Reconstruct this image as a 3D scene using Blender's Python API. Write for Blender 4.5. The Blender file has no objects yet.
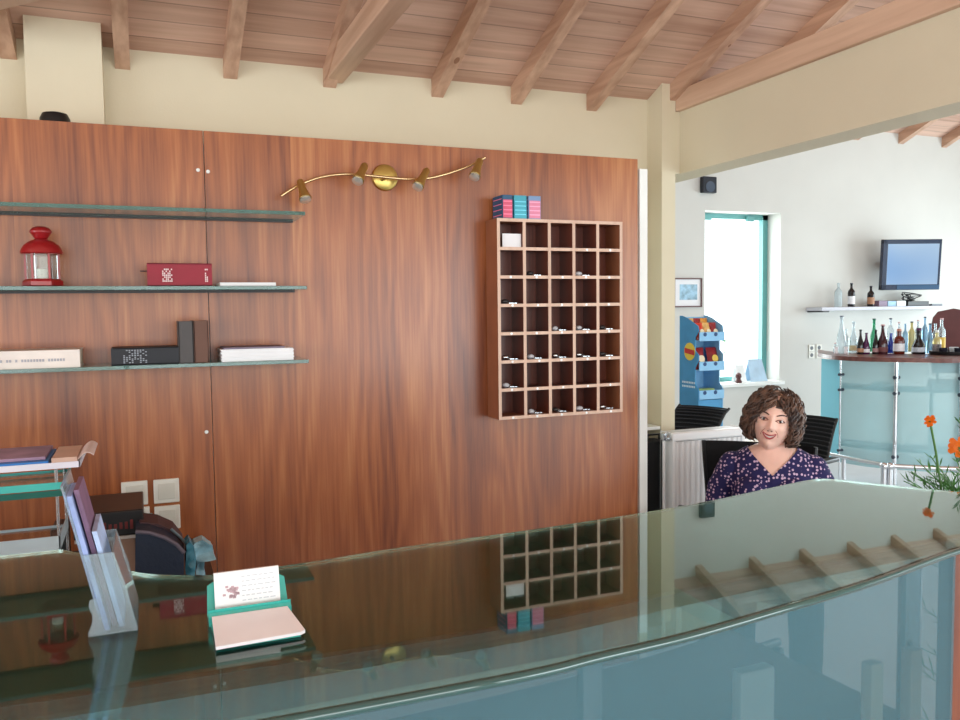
import bpy, bmesh, math, random
from mathutils import Vector, Matrix, noise
random.seed(7)
PI = math.pi
SC = bpy.context.scene
COL = SC.collection

# ---------------------------------------------------------------- camera model
F_PX, YAW, PITCH, ROLL, EYE = 828.3, 0.384269, 0.0622987, 0.0121602, 1.53
_F = Vector((math.sin(YAW)*math.cos(PITCH), math.cos(YAW)*math.cos(PITCH), -math.sin(PITCH)))
_R = Vector((math.cos(YAW), -math.sin(YAW), 0)); _D = _F.cross(_R)
_c, _s = math.cos(ROLL), math.sin(ROLL)
CR = _c*_R + _s*_D; CD = -_s*_R + _c*_D; CF = _F
O = Vector((0, 0, EYE))
def at(px, py, ax, v):
    """point of the plane ax = v seen at pixel px, py"""
    d = (px-480)/F_PX*CR + (py-360)/F_PX*CD + CF
    i = 'XYZ'.index(ax)
    return O + d*((v-O[i])/d[i])
cam = bpy.data.cameras.new('camera'); co = bpy.data.objects.new('camera', cam); COL.objects.link(co)
cam.sensor_width = 36; cam.lens = F_PX/960*36; cam.clip_start = .05
m = Matrix((CR, -CD, -CF)).transposed().to_4x4(); m.translation = O; co.matrix_world = m
SC.camera = co

# ---------------------------------------------------------------- materials
def lin(c):
    c = [x/255 for x in c]
    return tuple([x/12.92 if x <= .04045 else ((x+.055)/1.055)**2.4 for x in c]+[1])
def newmat(name):
    mt = bpy.data.materials.new(name); mt.use_nodes = True
    nt = mt.node_tree; b = nt.nodes['Principled BSDF']
    return mt, nt, b
def nd(nt, typ, **kw):
    n = nt.nodes.new(typ)
    for k, v in kw.items():
        if k in ('inp',):
            for a, b in v.items(): n.inputs[a].default_value = b
        else: setattr(n, k, v)
    return n
MC = {}
def mat(name, rgb, rough=.5, metal=0, trans=0, ior=1.5, coat=0, emit=0, var=.06, vscale=12, bump=0, bscale=60, alpha=1, spec=.5, sheen=0):
    """procedural material: colour varied by noise, optional bump"""
    if name in MC: return MC[name]
    mt, nt, b = newmat(name)
    c = lin(rgb)
    tc = nd(nt, 'ShaderNodeTexCoord')
    n = nd(nt, 'ShaderNodeTexNoise', inp={'Scale': vscale, 'Detail': 3})
    nt.links.new(tc.outputs['Object'], n.inputs['Vector'])
    r = nd(nt, 'ShaderNodeValToRGB')
    r.color_ramp.elements[0].position = .3; r.color_ramp.elements[1].position = .7
    r.color_ramp.elements[0].color = tuple([x*(1-var) for x in c[:3]]+[1])
    r.color_ramp.elements[1].color = tuple([min(1, x*(1+var)) for x in c[:3]]+[1])
    nt.links.new(n.outputs['Fac'], r.inputs['Fac']); nt.links.new(r.outputs['Color'], b.inputs['Base Color'])
    b.inputs['Roughness'].default_value = rough; b.inputs['Metallic'].default_value = metal
    b.inputs['Transmission Weight'].default_value = trans; b.inputs['IOR'].default_value = ior
    b.inputs['Coat Weight'].default_value = coat; b.inputs['Alpha'].default_value = alpha
    b.inputs['Specular IOR Level'].default_value = spec
    b.inputs['Sheen Weight'].default_value = sheen
    if emit:
        nt.links.new(r.outputs['Color'], b.inputs['Emission Color']); b.inputs['Emission Strength'].default_value = emit
    if bump:
        n2 = nd(nt, 'ShaderNodeTexNoise', inp={'Scale': bscale, 'Detail': 4})
        nt.links.new(tc.outputs['Object'], n2.inputs['Vector'])
        bp = nd(nt, 'ShaderNodeBump', inp={'Strength': bump, 'Distance': .01})
        nt.links.new(n2.outputs['Fac'], bp.inputs['Height']); nt.links.new(bp.outputs['Normal'], b.inputs['Normal'])
    MC[name] = mt
    return mt
def mathn(nt, op, a, b=None, c=None):
    n = nt.nodes.new('ShaderNodeMath'); n.operation = op
    for i, v in enumerate((a, b, c)):
        if v is None: continue
        if isinstance(v, (int, float)): n.inputs[i].default_value = v
        else: nt.links.new(v, n.inputs[i])
    return n.outputs[0]
def wood_veneer(name, dark, mid, light, leafw=.29, rough=.36, coat=.35):
    """upright veneer leaves with flame figure and fine pores"""
    if name in MC: return MC[name]
    mt, nt, b = newmat(name)
    tc = nd(nt, 'ShaderNodeTexCoord'); sp = nd(nt, 'ShaderNodeSeparateXYZ')
    nt.links.new(tc.outputs['Object'], sp.inputs[0])
    X, Z = sp.outputs['X'], sp.outputs['Z']
    leaf = mathn(nt, 'FLOOR', mathn(nt, 'DIVIDE', mathn(nt, 'ADD', X, .08), leafw))
    fr = mathn(nt, 'SUBTRACT', mathn(nt, 'DIVIDE', mathn(nt, 'ADD', X, .08), leafw), leaf)
    ctr = mathn(nt, 'ABSOLUTE', mathn(nt, 'SUBTRACT', fr, .5))
    def comb(x, y, z):
        c = nd(nt, 'ShaderNodeCombineXYZ')
        for i, v in enumerate((x, y, z)):
            if isinstance(v, (int, float)): c.inputs[i].default_value = v
            else: nt.links.new(v, c.inputs[i])
        return c.outputs[0]
    n1 = nd(nt, 'ShaderNodeTexNoise', inp={'Scale': 1, 'Detail': 2, 'Roughness': .45})
    nt.links.new(comb(mathn(nt, 'MULTIPLY', X, 2.6), mathn(nt, 'MULTIPLY', leaf, 7.3), mathn(nt, 'MULTIPLY', Z, .75)), n1.inputs['Vector'])
    ph = mathn(nt, 'ADD', mathn(nt, 'MULTIPLY', n1.outputs['Fac'], 7.5), mathn(nt, 'MULTIPLY', mathn(nt, 'MULTIPLY', ctr, ctr), 9))
    rings = mathn(nt, 'ADD', mathn(nt, 'MULTIPLY', mathn(nt, 'SINE', mathn(nt, 'MULTIPLY', ph, 6.283)), .5), .5)
    n2 = nd(nt, 'ShaderNodeTexNoise', inp={'Scale': 1, 'Detail': 5, 'Roughness': .6})
    nt.links.new(comb(mathn(nt, 'MULTIPLY', X, 110), leaf, mathn(nt, 'MULTIPLY', Z, 3.5)), n2.inputs['Vector'])
    n3 = nd(nt, 'ShaderNodeTexNoise', inp={'Scale': 1, 'Detail': 3})
    nt.links.new(comb(mathn(nt, 'MULTIPLY', X, 6), mathn(nt, 'MULTIPLY', leaf, 3.1), mathn(nt, 'MULTIPLY', Z, .7)), n3.inputs['Vector'])
    tone = nd(nt, 'ShaderNodeTexWhiteNoise', noise_dimensions='1D'); nt.links.new(leaf, tone.inputs['W'])
    v = mathn(nt, 'ADD', mathn(nt, 'MULTIPLY', rings, .11), mathn(nt, 'MULTIPLY', n2.outputs['Fac'], .42))
    v = mathn(nt, 'ADD', v, mathn(nt, 'MULTIPLY', n3.outputs['Fac'], .55))
    v = mathn(nt, 'ADD', v, mathn(nt, 'MULTIPLY', mathn(nt, 'SUBTRACT', tone.outputs['Value'], .3), .13))
    r = nd(nt, 'ShaderNodeValToRGB'); e = r.color_ramp.elements
    e[0].position = .33; e[0].color = lin(dark); e[1].position = .86; e[1].color = lin(light)
    k = e.new(.60); k.color = lin(mid)
    nt.links.new(v, r.inputs['Fac']); nt.links.new(r.outputs['Color'], b.inputs['Base Color'])
    b.inputs['Roughness'].default_value = rough; b.inputs['Coat Weight'].default_value = coat; b.inputs['Coat Roughness'].default_value = .25
    MC[name] = mt
    return mt
def timber(name, dark, light, axis='Y', board=None, rough=.6, rot=0, seamdark=.45):
    """sawn timber with grain along an axis; board = board width across for T&G ceilings"""
    if name in MC: return MC[name]
    mt, nt, b = newmat(name)
    tc = nd(nt, 'ShaderNodeTexCoord')
    mp = nd(nt, 'ShaderNodeMapping'); mp.inputs['Rotation'].default_value = (rot, 0, 0)
    nt.links.new(tc.outputs['Object'], mp.inputs['Vector'])
    sc = {'X': (1.6, 26, 26), 'Y': (26, 1.6, 26), 'Z': (26, 26, 1.6)}[axis]
    m2 = nd(nt, 'ShaderNodeMapping'); m2.inputs['Scale'].default_value = sc
    nt.links.new(mp.outputs[0], m2.inputs['Vector'])
    sp = nd(nt, 'ShaderNodeSeparateXYZ'); nt.links.new(mp.outputs[0], sp.inputs[0])
    n = nd(nt, 'ShaderNodeTexNoise', inp={'Scale': 1, 'Detail': 4}); nt.links.new(m2.outputs[0], n.inputs['Vector'])
    v = n.outputs['Fac']
    if board:
        q = mathn(nt, 'DIVIDE', sp.outputs['Y'], board); fl = mathn(nt, 'FLOOR', q)
        w = nd(nt, 'ShaderNodeTexWhiteNoise', noise_dimensions='1D'); nt.links.new(fl, w.inputs['W'])
        v = mathn(nt, 'ADD', mathn(nt, 'MULTIPLY', v, .7), mathn(nt, 'MULTIPLY', w.outputs['Value'], .3))
    # knots
    vo = nd(nt, 'ShaderNodeTexVoronoi', inp={'Scale': 1.0, 'Randomness': 1})
    m3 = nd(nt, 'ShaderNodeMapping'); m3.inputs['Scale'].default_value = {'X': (2.2, 5.5, 5.5), 'Y': (5.5, 2.2, 5.5), 'Z': (5.5, 5.5, 2.2)}[axis]
    nt.links.new(mp.outputs[0], m3.inputs['Vector']); nt.links.new(m3.outputs[0], vo.inputs['Vector'])
    kn = mathn(nt, 'LESS_THAN', vo.outputs['Distance'], .06)
    r = nd(nt, 'ShaderNodeValToRGB'); e = r.color_ramp.elements
    e[0].position = .3; e[0].color = lin(dark); e[1].position = .7; e[1].color = lin(light)
    nt.links.new(v, r.inputs['Fac'])
    mx = nd(nt, 'ShaderNodeMixRGB', blend_type='MULTIPLY'); mx.inputs['Color2'].default_value = (.45, .3, .22, 1)
    nt.links.new(mathn(nt, 'MULTIPLY', kn, .8), mx.inputs['Fac']); nt.links.new(r.outputs['Color'], mx.inputs['Color1'])
    out = mx.outputs[0]
    if board:
        fr = mathn(nt, 'SUBTRACT', q, fl); seam = mathn(nt, 'LESS_THAN', fr, .055)
        m4 = nd(nt, 'ShaderNodeMixRGB', blend_type='MULTIPLY'); m4.inputs['Color2'].default_value = (seamdark,)*3+(1,)
        nt.links.new(seam, m4.inputs['Fac']); nt.links.new(out, m4.inputs['Color1']); out = m4.outputs[0]
    nt.links.new(out, b.inputs['Base Color']); b.inputs['Roughness'].default_value = rough
    MC[name] = mt
    return mt
def glassmat(name, rgb, rough=.0, ior=1.5, mixdiff=0):
    return mat(name, rgb, rough=rough, trans=1-mixdiff, ior=ior, var=.01)

WALL = mat('cream_wall_paint', (220, 210, 184), .8, var=.025, vscale=3, bump=.08, bscale=180)
WALLB = mat('white_wall_paint', (210, 209, 203), .8, var=.02, vscale=3, bump=.08, bscale=180)
WHITE = mat('white_paint', (238, 240, 236), .45, var=.02)
PANEL = wood_veneer('walnut_veneer', (104, 48, 24), (162, 92, 48), (196, 132, 80))
CEIL = timber('pink_pine_boards', (184, 146, 126), (222, 186, 166), 'X', .088, rot=0, seamdark=.62)
RAFT = timber('pine_rafter', (178, 138, 114), (216, 178, 152), 'Y')
BEAM = timber('pine_tie_beam', (194, 156, 130), (222, 188, 162), 'Y')
GREENGLASS = mat('green_shelf_glass', (150, 200, 190), .03, trans=.75, var=.02)
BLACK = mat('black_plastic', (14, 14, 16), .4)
STEEL = mat('brushed_steel', (196, 200, 204), .25, metal=1)
BRASS = mat('brass', (206, 176, 106), .36, metal=1)
CHROME = mat('chrome', (225, 228, 232), .12, metal=1)
PAPER = mat('white_paper', (238, 238, 240), .8, var=.02)

# ---------------------------------------------------------------- builders
ORG = {}
def setp(o, label=None, cat=None, group=None, kind=None):
    if label: o['label'] = label
    if cat: o['category'] = cat
    if group: o['group'] = group
    if kind: o['kind'] = kind
    return o
def thing(name, label, cat, loc, group=None, rz=0):
    e = bpy.data.objects.new(name, None); COL.objects.link(e)
    e.location = loc; e.rotation_euler.z = rz; e.empty_display_size = .1
    return setp(e, label, cat, group)
def M4(e): return Matrix.Translation(e.location) @ Matrix.Rotation(e.rotation_euler.z, 4, 'Z')
class B:
    """collects shapes in world coordinates; .obj() links them as one mesh"""
    def __init__(s): s.b = bmesh.new(); s.mi = 0
    def _new(s, before):
        s.b.faces.ensure_lookup_table()
        for f in s.b.faces[before:]: f.material_index = s.mi
        return s
    def box(s, lo, hi, bev=0, M=None):
        n = len(s.b.faces); lo = Vector(lo); hi = Vector(hi)
        r = bmesh.ops.create_cube(s.b, size=1)
        vs = r['verts']; c = (lo+hi)/2; d = hi-lo
        for v in vs: v.co = Vector((v.co.x*d.x, v.co.y*d.y, v.co.z*d.z))+c
        if bev:
            es = list({e for v in vs for e in v.link_edges})
            rr = bmesh.ops.bevel(s.b, geom=es, offset=bev, segments=2, affect='EDGES', profile=.5)
            vs = list({v for f in rr['faces'] for v in f.verts} | {v for v in vs if v.is_valid})
        if M is not None: bmesh.ops.transform(s.b, matrix=M, verts=[v for v in vs if v.is_valid])
        return s._new(n)
    def prism(s, pts, vec, cap=True):
        """polygon pts (3D) extruded along vec"""
        n = len(s.b.faces); vec = Vector(vec)
        a = [s.b.verts.new(Vector(p)) for p in pts]; c = [s.b.verts.new(Vector(p)+vec) for p in pts]
        k = len(pts)
        if cap:
            s.b.faces.new(a); s.b.faces.new(c[::-1])
        for i in range(k): s.b.faces.new((a[i], c[i], c[(i+1) % k], a[(i+1) % k]))
        bmesh.ops.recalc_face_normals(s.b, faces=s.b.faces[n:] if False else list(s.b.faces)[n:])
        return s._new(n)
    def tube(s, pts, r, seg=10, cap=True, rads=None):
        n = len(s.b.faces); pts = [Vector(p) for p in pts]; rings = []
        up = None
        for i, p in enumerate(pts):
            t = (pts[min(i+1, len(pts)-1)]-pts[max(i-1, 0)]).normalized()
            if up is None:
                up = Vector((0, 0, 1)) if abs(t.z) < .9 else Vector((1, 0, 0))
            x = t.cross(up)
            if x.length < 1e-5: x = t.cross(Vector((0, 1, 0)))
            x.normalize(); y = x.cross(t).normalized(); up = y
            rr = rads[i] if rads else r
            rings.append([s.b.verts.new(p+x*math.cos(a)*rr+y*math.sin(a)*rr) for a in [2*PI*k/seg for k in range(seg)]])
        for a, c in zip(rings, rings[1:]):
            for k in range(seg): s.b.faces.new((a[k], a[(k+1) % seg], c[(k+1) % seg], c[k]))
        if cap:
            s.b.faces.new(rings[0][::-1]); s.b.faces.new(rings[-1])
        return s._new(n)
    def lathe(s, prof, c=(0, 0, 0), seg=20, axis=None, sx=1, sy=1):
        """prof = [(r, z)] about axis (default +Z) at c"""
        n = len(s.b.faces); c = Vector(c)
        q = Vector((0, 0, 1)).rotation_difference(Vector(axis)) if axis is not None else None
        rings = []
        for r, z in prof:
            ring = []
            for k in range(seg):
                a = 2*PI*k/seg; v = Vector((r*math.cos(a)*sx, r*math.sin(a)*sy, z))
                if q: v = q @ v
                ring.append(s.b.verts.new(c+v))
            rings.append(ring)
        for a, d in zip(rings, rings[1:]):
            for k in range(seg): s.b.faces.new((a[k], a[(k+1) % seg], d[(k+1) % seg], d[k]))
        s.b.faces.new(rings[0][::-1]); s.b.faces.new(rings[-1])
        return s._new(n)
    def ell(s, c, r, M=None, u=20, v=12):
        n = len(s.b.faces)
        rr = bmesh.ops.create_uvsphere(s.b, u_segments=u, v_segments=v, radius=1)
        for w in rr['verts']: w.co = Vector((w.co.x*r[0], w.co.y*r[1], w.co.z*r[2]))
        if M is not None: bmesh.ops.transform(s.b, matrix=M, verts=rr['verts'])
        for w in rr['verts']: w.co += Vector(c)
        return s._new(n)
    def quad(s, *p):
        n = len(s.b.faces); s.b.faces.new([s.b.verts.new(Vector(q)) for q in p]); return s._new(n)
    def slot(s, i): s.mi = i; return s
    def obj(s, name, mats, parent=None, smooth=False, local=False, angle=None):
        if not isinstance(mats, (list, tuple)): mats = [mats]
        me = bpy.data.meshes.new(name)
        if parent is not None:
            if not local:
                T = ORG[parent.name] if parent.name in ORG else M4(parent)
                s.b.transform(T.inverted())
        o = bpy.data.objects.new(name, me); COL.objects.link(o)
        if parent is not None:
            o.parent = parent
            ORG[o.name] = ORG[parent.name] if parent.name in ORG else M4(parent)
        elif not local:
            xs = [v.co.copy() for v in s.b.verts]
            lo = Vector([min(p[i] for p in xs) for i in range(3)]); hi = Vector([max(p[i] for p in xs) for i in range(3)])
            if name.split('.')[0] not in STRUCTNAMES:
                c = Vector(((lo.x+hi.x)/2, (lo.y+hi.y)/2, lo.z))
                s.b.transform(Matrix.Translation(-c)); o.location = c
                ORG[o.name] = Matrix.Translation(c)
            else: ORG[o.name] = Matrix.Identity(4)
        s.b.to_mesh(me); s.b.free()
        for x in mats: me.materials.append(x)
        if smooth:
            for f in me.polygons: f.use_smooth = True
            try: me.set_sharp_from_angle(angle=angle or math.radians(40))
            except Exception: pass
        return o
STRUCTNAMES = set()
def struct(name, b, mats, parent=None, **k):
    STRUCTNAMES.add(name); o = b.obj(name, mats, parent, **k)
    if parent is None: o['kind'] = 'structure'
    return o
def solo(name, b, mats, label, cat, group=None, **k):
    return setp(b.obj(name, mats, **k), label, cat, group)

# ================================================================ ROOM SHELL
G = 1.11           # counter glass top height
YP = 3.0           # wood panel face
YW = 3.42          # rear wall face
YF = 6.6           # far wall of the bar room
SL = math.radians(22)
FLM = mat('grey_floor_tile', (198, 202, 206), .35, var=.04, vscale=6)
struct('floor', B().box((-4, -4, -.1), (9.5, 6.95, 0)), FLM)

# rear wall of reception (behind the panel)
b = B().box((-4, YW, 0), (2.26, YW+.15, 2.52))
struct('wall_rear', b, WALL)
# partition that carries the wood panel, its white end shows beside the column
b = B().box((-4, YP+.02, 0), (1.945, YW, 2.105))
b.box((1.945, YP, 0), (1.983, YW, 2.105))
struct('wall_partition', b, [WHITE])
# wood panel : several sheets, one plane
b = B(); xs = [-4, -1.0, .208, 1.936]
for x0, x1 in zip(xs, xs[1:]): b.box((x0+.0012, YP, 0), (x1-.0012, YP+.019, 2.144), bev=.0006)
struct('wall_panel', b, PANEL)
# column and chimney box
struct('wall_column', B().box((2.26, 3.3, 0), (2.335, YW+.15, 2.62)).box((2.335, 3.301, 2.15), (2.51, YW+.15, 2.436)), WALL)
struct('wall_chimney', B().box((-.352, 3.3, 2.105), (-.107, YW, 2.62)), WALL)
# white beam wall over the opening
b = B().box((2.36, -4, 2.15), (2.51, 3.3, 2.437))
struct('wall_beam', b, [WALL])
# outer shell behind the camera, windows open to daylight
b = B()
b.box((-4.15, -4, 0), (-4, 7, .5)).box((-4.15, -4, 2.3), (-4, 7, 4.5)).box((-4.15, -4, .5), (-4, -2.5, 2.3)).box((-4.15, 2.2, .5), (-4, 7, 2.3))
struct('wall_left', b, WALL)
b = B()
b.box((-4, -4.15, 0), (9.5, -4, .3)).box((-4, -4.15, 2.5), (9.5, -4, 5))
for x in (-4, -1, 2, 5, 8.8): b.box((x, -4.15, .3), (x+.7, -4, 2.5))
struct('wall_front', b, WALL)
b = B()
b.box((9.5, -4, 0), (9.65, 7, .5)).box((9.5, -4, 2.4), (9.65, 7, 5)).box((9.5, 5.6, .5), (9.65, 7, 2.4)).box((9.5, -4, .5), (9.65, -3, 2.4)).box((9.5, 1, .5), (9.65, 1.8, 2.4))
struct('wall_right', b, WALLB)
# far wall with a deep window opening
wx0, wx1 = 5.01, 5.93
zt, zb = 2.44, .76
b = B()
b.box((2.2, YF, 0), (wx0, YF+.3, 3.5)).box((wx1, YF, 0), (9.5, YF+.3, 3.5)).box((wx0, YF, 0), (wx1, YF+.3, zb)).box((wx0, YF, zt), (wx1, YF+.3, 3.5))
b.box((2.1, YW+.15, 0), (2.25, YF, 3.5))
struct('wall_far', b, WALLB)
TEAL = mat('teal_window_paint', (96, 160, 158), .4)
b = B()
fy0, fy1 = YF+.19, YF+.25
b.box((wx0, fy0, zb), (wx0+.05, fy1, zt)).box((wx1-.06, fy0, zb), (wx1, fy1, zt)).box((wx0, fy0, zb), (wx1, fy1, zb+.05)).box((wx0, fy0, zt-.05), (wx1, fy1, zt))
b.box((wx0+.12, fy0-.03, zt-.07), (wx0+.2, fy0, zt-.02)).box((wx1-.28, fy0-.03, zt-.07), (wx1-.2, fy0, zt-.02))
struct('window_1', b, TEAL)
struct('trim_1', B().box((wx0-.02, YF-.06, zb-.03), (wx1+.02, YF+.19, zb+.005), bev=.006), WHITE)
# pitched board ceiling of reception : rises from the rear wall towards the viewer
def slope_board(x0, x1, y0, z0, length, ang, th):
    d = Vector((0, -math.cos(ang), math.sin(ang))); n = Vector((0, math.sin(ang), math.cos(ang)))
    p = Vector((x0, y0, z0))
    return [p, p+d*length, p+d*length+n*th, p+n*th], Vector((x1-x0, 0, 0))
ZW = 2.512
b = B()
pts, v = slope_board(-4, 3.35, YW+.15, ZW-.15*math.tan(SL), 4.4, SL, .06); b.prism(pts, v)
ridge_y = YW+.15-4.4*math.cos(SL); ridge_z = ZW-.15*math.tan(SL)+4.4*math.sin(SL)
b.prism([(-4, ridge_y, ridge_z), (-4, -4.1, ridge_z-(ridge_y+4.1)*.4), (-4, -4.1, ridge_z-(ridge_y+4.1)*.4+.07), (-4, ridge_y, ridge_z+.07)], (7.35, 0, 0))
struct('ceiling', b, CEIL)
# bar room ceiling
ZF = 3.33
b = B()
pts, v = slope_board(3.36, 9.5, YF, ZF, 5.4, SL, .06); b.prism(pts, v)
pts, v = slope_board(2.2, 3.36, YF, ZF, 3.3, SL, .06); b.prism(pts, v)
ry, rz_ = YF-5.4*math.cos(SL), ZF+5.4*math.sin(SL)
b.prism([(3.36, ry, rz_), (3.36, -4.1, rz_-.4*(ry+4.1)), (3.36, -4.1, rz_-.4*(ry+4.1)+.06), (3.36, ry, rz_+.06)], (6.14, 0, 0))
struct('ceiling_bar', b, CEIL)
# rafters
def rafter(x, y0, z0, L, w=.052, dp=.070):
    d = Vector((0, -math.cos(SL), math.sin(SL))); n = Vector((0, math.sin(SL), math.cos(SL)))
    p = Vector((x-w/2, y0, z0)); e = .0
    return B().prism([p-n*dp+d*(-.05), p+d*L-n*dp, p+d*L, p+d*(-.05)], (w, 0, 0))
i = 0
for x in (-1.2, -.80, -.415, -.042, .345, .735, 1.20, 1.572, 1.955, 2.33, 2.72, 3.10):
    o = struct('trim_rafter', rafter(x, YW, ZW, 4.1), RAFT)
for x in (3.7, 4.3, 4.95, 5.6, 6.25, 6.9, 7.53, 8.17, 8.8):
    struct('trim_rafter', rafter(x, YF, ZF, 5.0, w=.07, dp=.1), RAFT)
# horizontal tie beams
struct('trim_tie_beam', B().box((.715, 0, 2.457), (.79, YW, 2.545), bev=.004), BEAM)
struct('trim_tie_beam', B().box((2.335, -3.5, 2.437), (2.51, 3.3, 2.53), bev=.004), BEAM)
a = Vector((-.376, 2.957, 2.46)); dd = Vector((.128, -.134, 0)).normalized(); nn = Vector((-dd.y, dd.x, 0))
p0 = a-dd*1.1; q = [p0, p0-nn*.08, p0-nn*.08+Vector((0, 0, .1)), p0+Vector((0, 0, .1))]
struct('trim_diagonal_beam', B().prism(q, dd*3), BEAM)

# ================================================================ RECEPTION COUNTER
def smooth_poly(pts, n=6):
    """Catmull-Rom through 2D points"""
    out = []
    P = [Vector(p) for p in pts]
    P = [2*P[0]-P[1]]+P+[2*P[-1]-P[-2]]
    for i in range(1, len(P)-2):
        for k in range(n):
            t = k/n; a, b_, c, d = P[i-1], P[i], P[i+1], P[i+2]
            out.append(.5*((2*b_)+(-a+c)*t+(2*a-5*b_+4*c-d)*t*t+(-a+3*b_-3*c+d)*t**3))
    out.append(P[-2]); return out
inner = [(-1.9, 1.98), (-1.2, 1.62), (-.7, 1.595), (-.22, 1.592), (-.13, 1.57), (-.032, 1.408), (.04, 1.354), (.10, 1.334), (.25, 1.34), (.396, 1.357), (.65, 1.366), (.901, 1.388), (1.08, 1.413), (1.254, 1.452), (1.37, 1.478), (1.44, 1.490), (1.475, 1.482), (1.50, 1.452), (1.539, 1.387), (1.626, 1.255), (1.78, 1.03)]
inter = [(-1.9, 1.9), (-1.4, 1.45), (-.9, 1.15), (-.5, 1.03), (-.155, .982), (.024, .974), (.217, .968), (.439, .962), (.65, .979), (.904, .997), (1.095, 1.005), (1.323, 1.019), (1.55, 1.04)]
outer = [(-2.05, 1.75), (-1.5, 1.3), (-1.0, 1.02), (-.5, .89), (-.15, .845), (.095, .833), (.379, .829), (.488, .838), (.624, .848), (.79, .873), (.99, .907), (1.257, .968), (1.5, 1.0), (1.72, 1.02)]
KS = (EYE-G)/.41
si, sm, so = [smooth_poly([(x*KS, y*KS) for x, y in q]) for q in (inner, inter, outer)]
TOPGL = mat('counter_top_glass', (190, 226, 216), .015, trans=1, ior=1.4, var=.01)
FILM = mat('green_grey_desk_board', (72, 84, 70), .35, var=.05, spec=.3)
FROST = mat('frosted_teal_glass', (82, 124, 136), .2, alpha=.5, var=.08, vscale=2.5)
counter = thing('reception_counter', 'curved reception counter with glossy green glass top and frosted blue glass front', 'counter', (.6, 1.1, 0))
poly = [(p.x, p.y, G-.012) for p in si]+[(p.x, p.y, G-.012) for p in reversed(so)]
b = B().prism(poly, (0, 0, .012)); bmesh.ops.triangulate(b.b, faces=[f for f in b.b.faces if len(f.verts) > 4])
b.obj('glass_top', TOPGL, counter)
sib = [Vector((p.x, p.y)) for p in si]
poly = [(p.x, p.y-.002, G-.034) for p in si]+[(p.x, p.y, G-.034) for p in reversed(sm)]
b = B().prism(poly, (0, 0, .021)); bmesh.ops.triangulate(b.b, faces=[f for f in b.b.faces if len(f.verts) > 4])
b.obj('top_board', FILM, counter)
# frosted glass front
ex = at(955, 640, 'Y', 1.04).x
cut = [p for p in sm if p.x <= ex]+[Vector((ex, 1.0425))]
b = B()
def ribbon(b, pts, z0, z1, th):
    n = len(b.b.faces); rows = []
    for i, p in enumerate(pts):
        t = (pts[min(i+1, len(pts)-1)]-pts[max(i-1, 0)]).normalized(); nrm = Vector((-t.y, t.x))
        q = p+nrm*th
        rows.append([b.b.verts.new((p.x, p.y, z0)), b.b.verts.new((p.x, p.y, z1)), b.b.verts.new((q.x, q.y, z1)), b.b.verts.new((q.x, q.y, z0))])
    for a, c in zip(rows, rows[1:]):
        for k in range(4): b.b.faces.new((a[k], a[(k+1) % 4], c[(k+1) % 4], c[k]))
    b.b.faces.new(rows[0]); b.b.faces.new(rows[-1][::-1])
    bmesh.ops.recalc_face_normals(b.b, faces=list(b.b.faces)[n:])
    return b._new(n)
ribbon(b, cut, .06, G-.0125, .012).obj('frosted_front', FROST, counter, smooth=True)
WOODO = wood_veneer('orange_veneer', (86, 34, 12), (124, 58, 26), (146, 78, 38), leafw=.4)
b = B().box((ex+.008, 1.053, 0), (1.66, 1.083, G-.034)); b.obj('end_panel', WOODO, counter)
b = B(); 
for x, y in ((-1.2, 1.45), (-.2, 1.08), (.6, 1.06), (1.3, 1.10)): b.tube([(x, y, 0), (x, y, G-.034)], .02)
b.b.free()
for x, y in ((-1.2, 1.45), (-.2, 1.08), (.6, 1.06), (1.3, 1.10)): B().tube([(x, y, 0), (x, y, G-.034)], .02).obj('steel_post', STEEL, counter, smooth=True)
B().tube([(p.x, p.y, G-.006) for p in so], .0061, 10).obj('polished_edge', mat('polished_green_edge', (44, 82, 80), .06, coat=1), counter, smooth=True)
plw = [(p.x, p.y) for p in si if p.x < 1.3 and p.x > -1.2]
plo = [(p.x, p.y+.06) for p in sm if p.x < 1.35 and p.x > -1.2]
b = B().prism([(x, y+.1, .72) for x, y in plw]+[(x, y, .72) for x, y in reversed(plo)], (0, 0, .03)); bmesh.ops.triangulate(b.b, faces=[f for f in b.b.faces if len(f.verts) > 4])
b.obj('inner_worktop', mat('dark_desk_laminate', (70, 50, 40), .5), counter)

# folders and leaflets standing behind the frosted glass at the right end
for k, (px, top, w, col, lab) in enumerate([(738, 672, .07, (225, 238, 232), 'pale box file leaning behind the frosted counter glass, left of the cream binder'), (868, 664, .03, (232, 226, 196), 'cream binder standing behind the frosted glass, middle one near the wooden end'), (908, 650, .028, (200, 176, 146), 'tan binder standing behind the frosted glass next to the wooden end')]):
    p = at(px, top, 'Y', 1.07)
    solo('binder', B().box((p.x, 1.062, .752), (p.x+w, 1.086, p.z), bev=.003), mat('binder_%d' % k, col, .6), lab, 'binder')

# ================================================================ SHELVES
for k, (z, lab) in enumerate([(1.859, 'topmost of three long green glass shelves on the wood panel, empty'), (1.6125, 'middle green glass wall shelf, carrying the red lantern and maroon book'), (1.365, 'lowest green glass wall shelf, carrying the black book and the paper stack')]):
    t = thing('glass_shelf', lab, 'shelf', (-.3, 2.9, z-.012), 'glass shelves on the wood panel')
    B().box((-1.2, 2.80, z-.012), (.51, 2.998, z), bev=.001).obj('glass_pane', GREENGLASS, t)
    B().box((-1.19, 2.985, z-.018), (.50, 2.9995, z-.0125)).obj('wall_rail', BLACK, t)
def strokes(b, org, ux, uz, n, l, h, gap, seed=0):
    """rows of short marks that read as small print"""
    r = random.Random(seed); x = 0
    return b
zs = 1.6125
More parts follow.
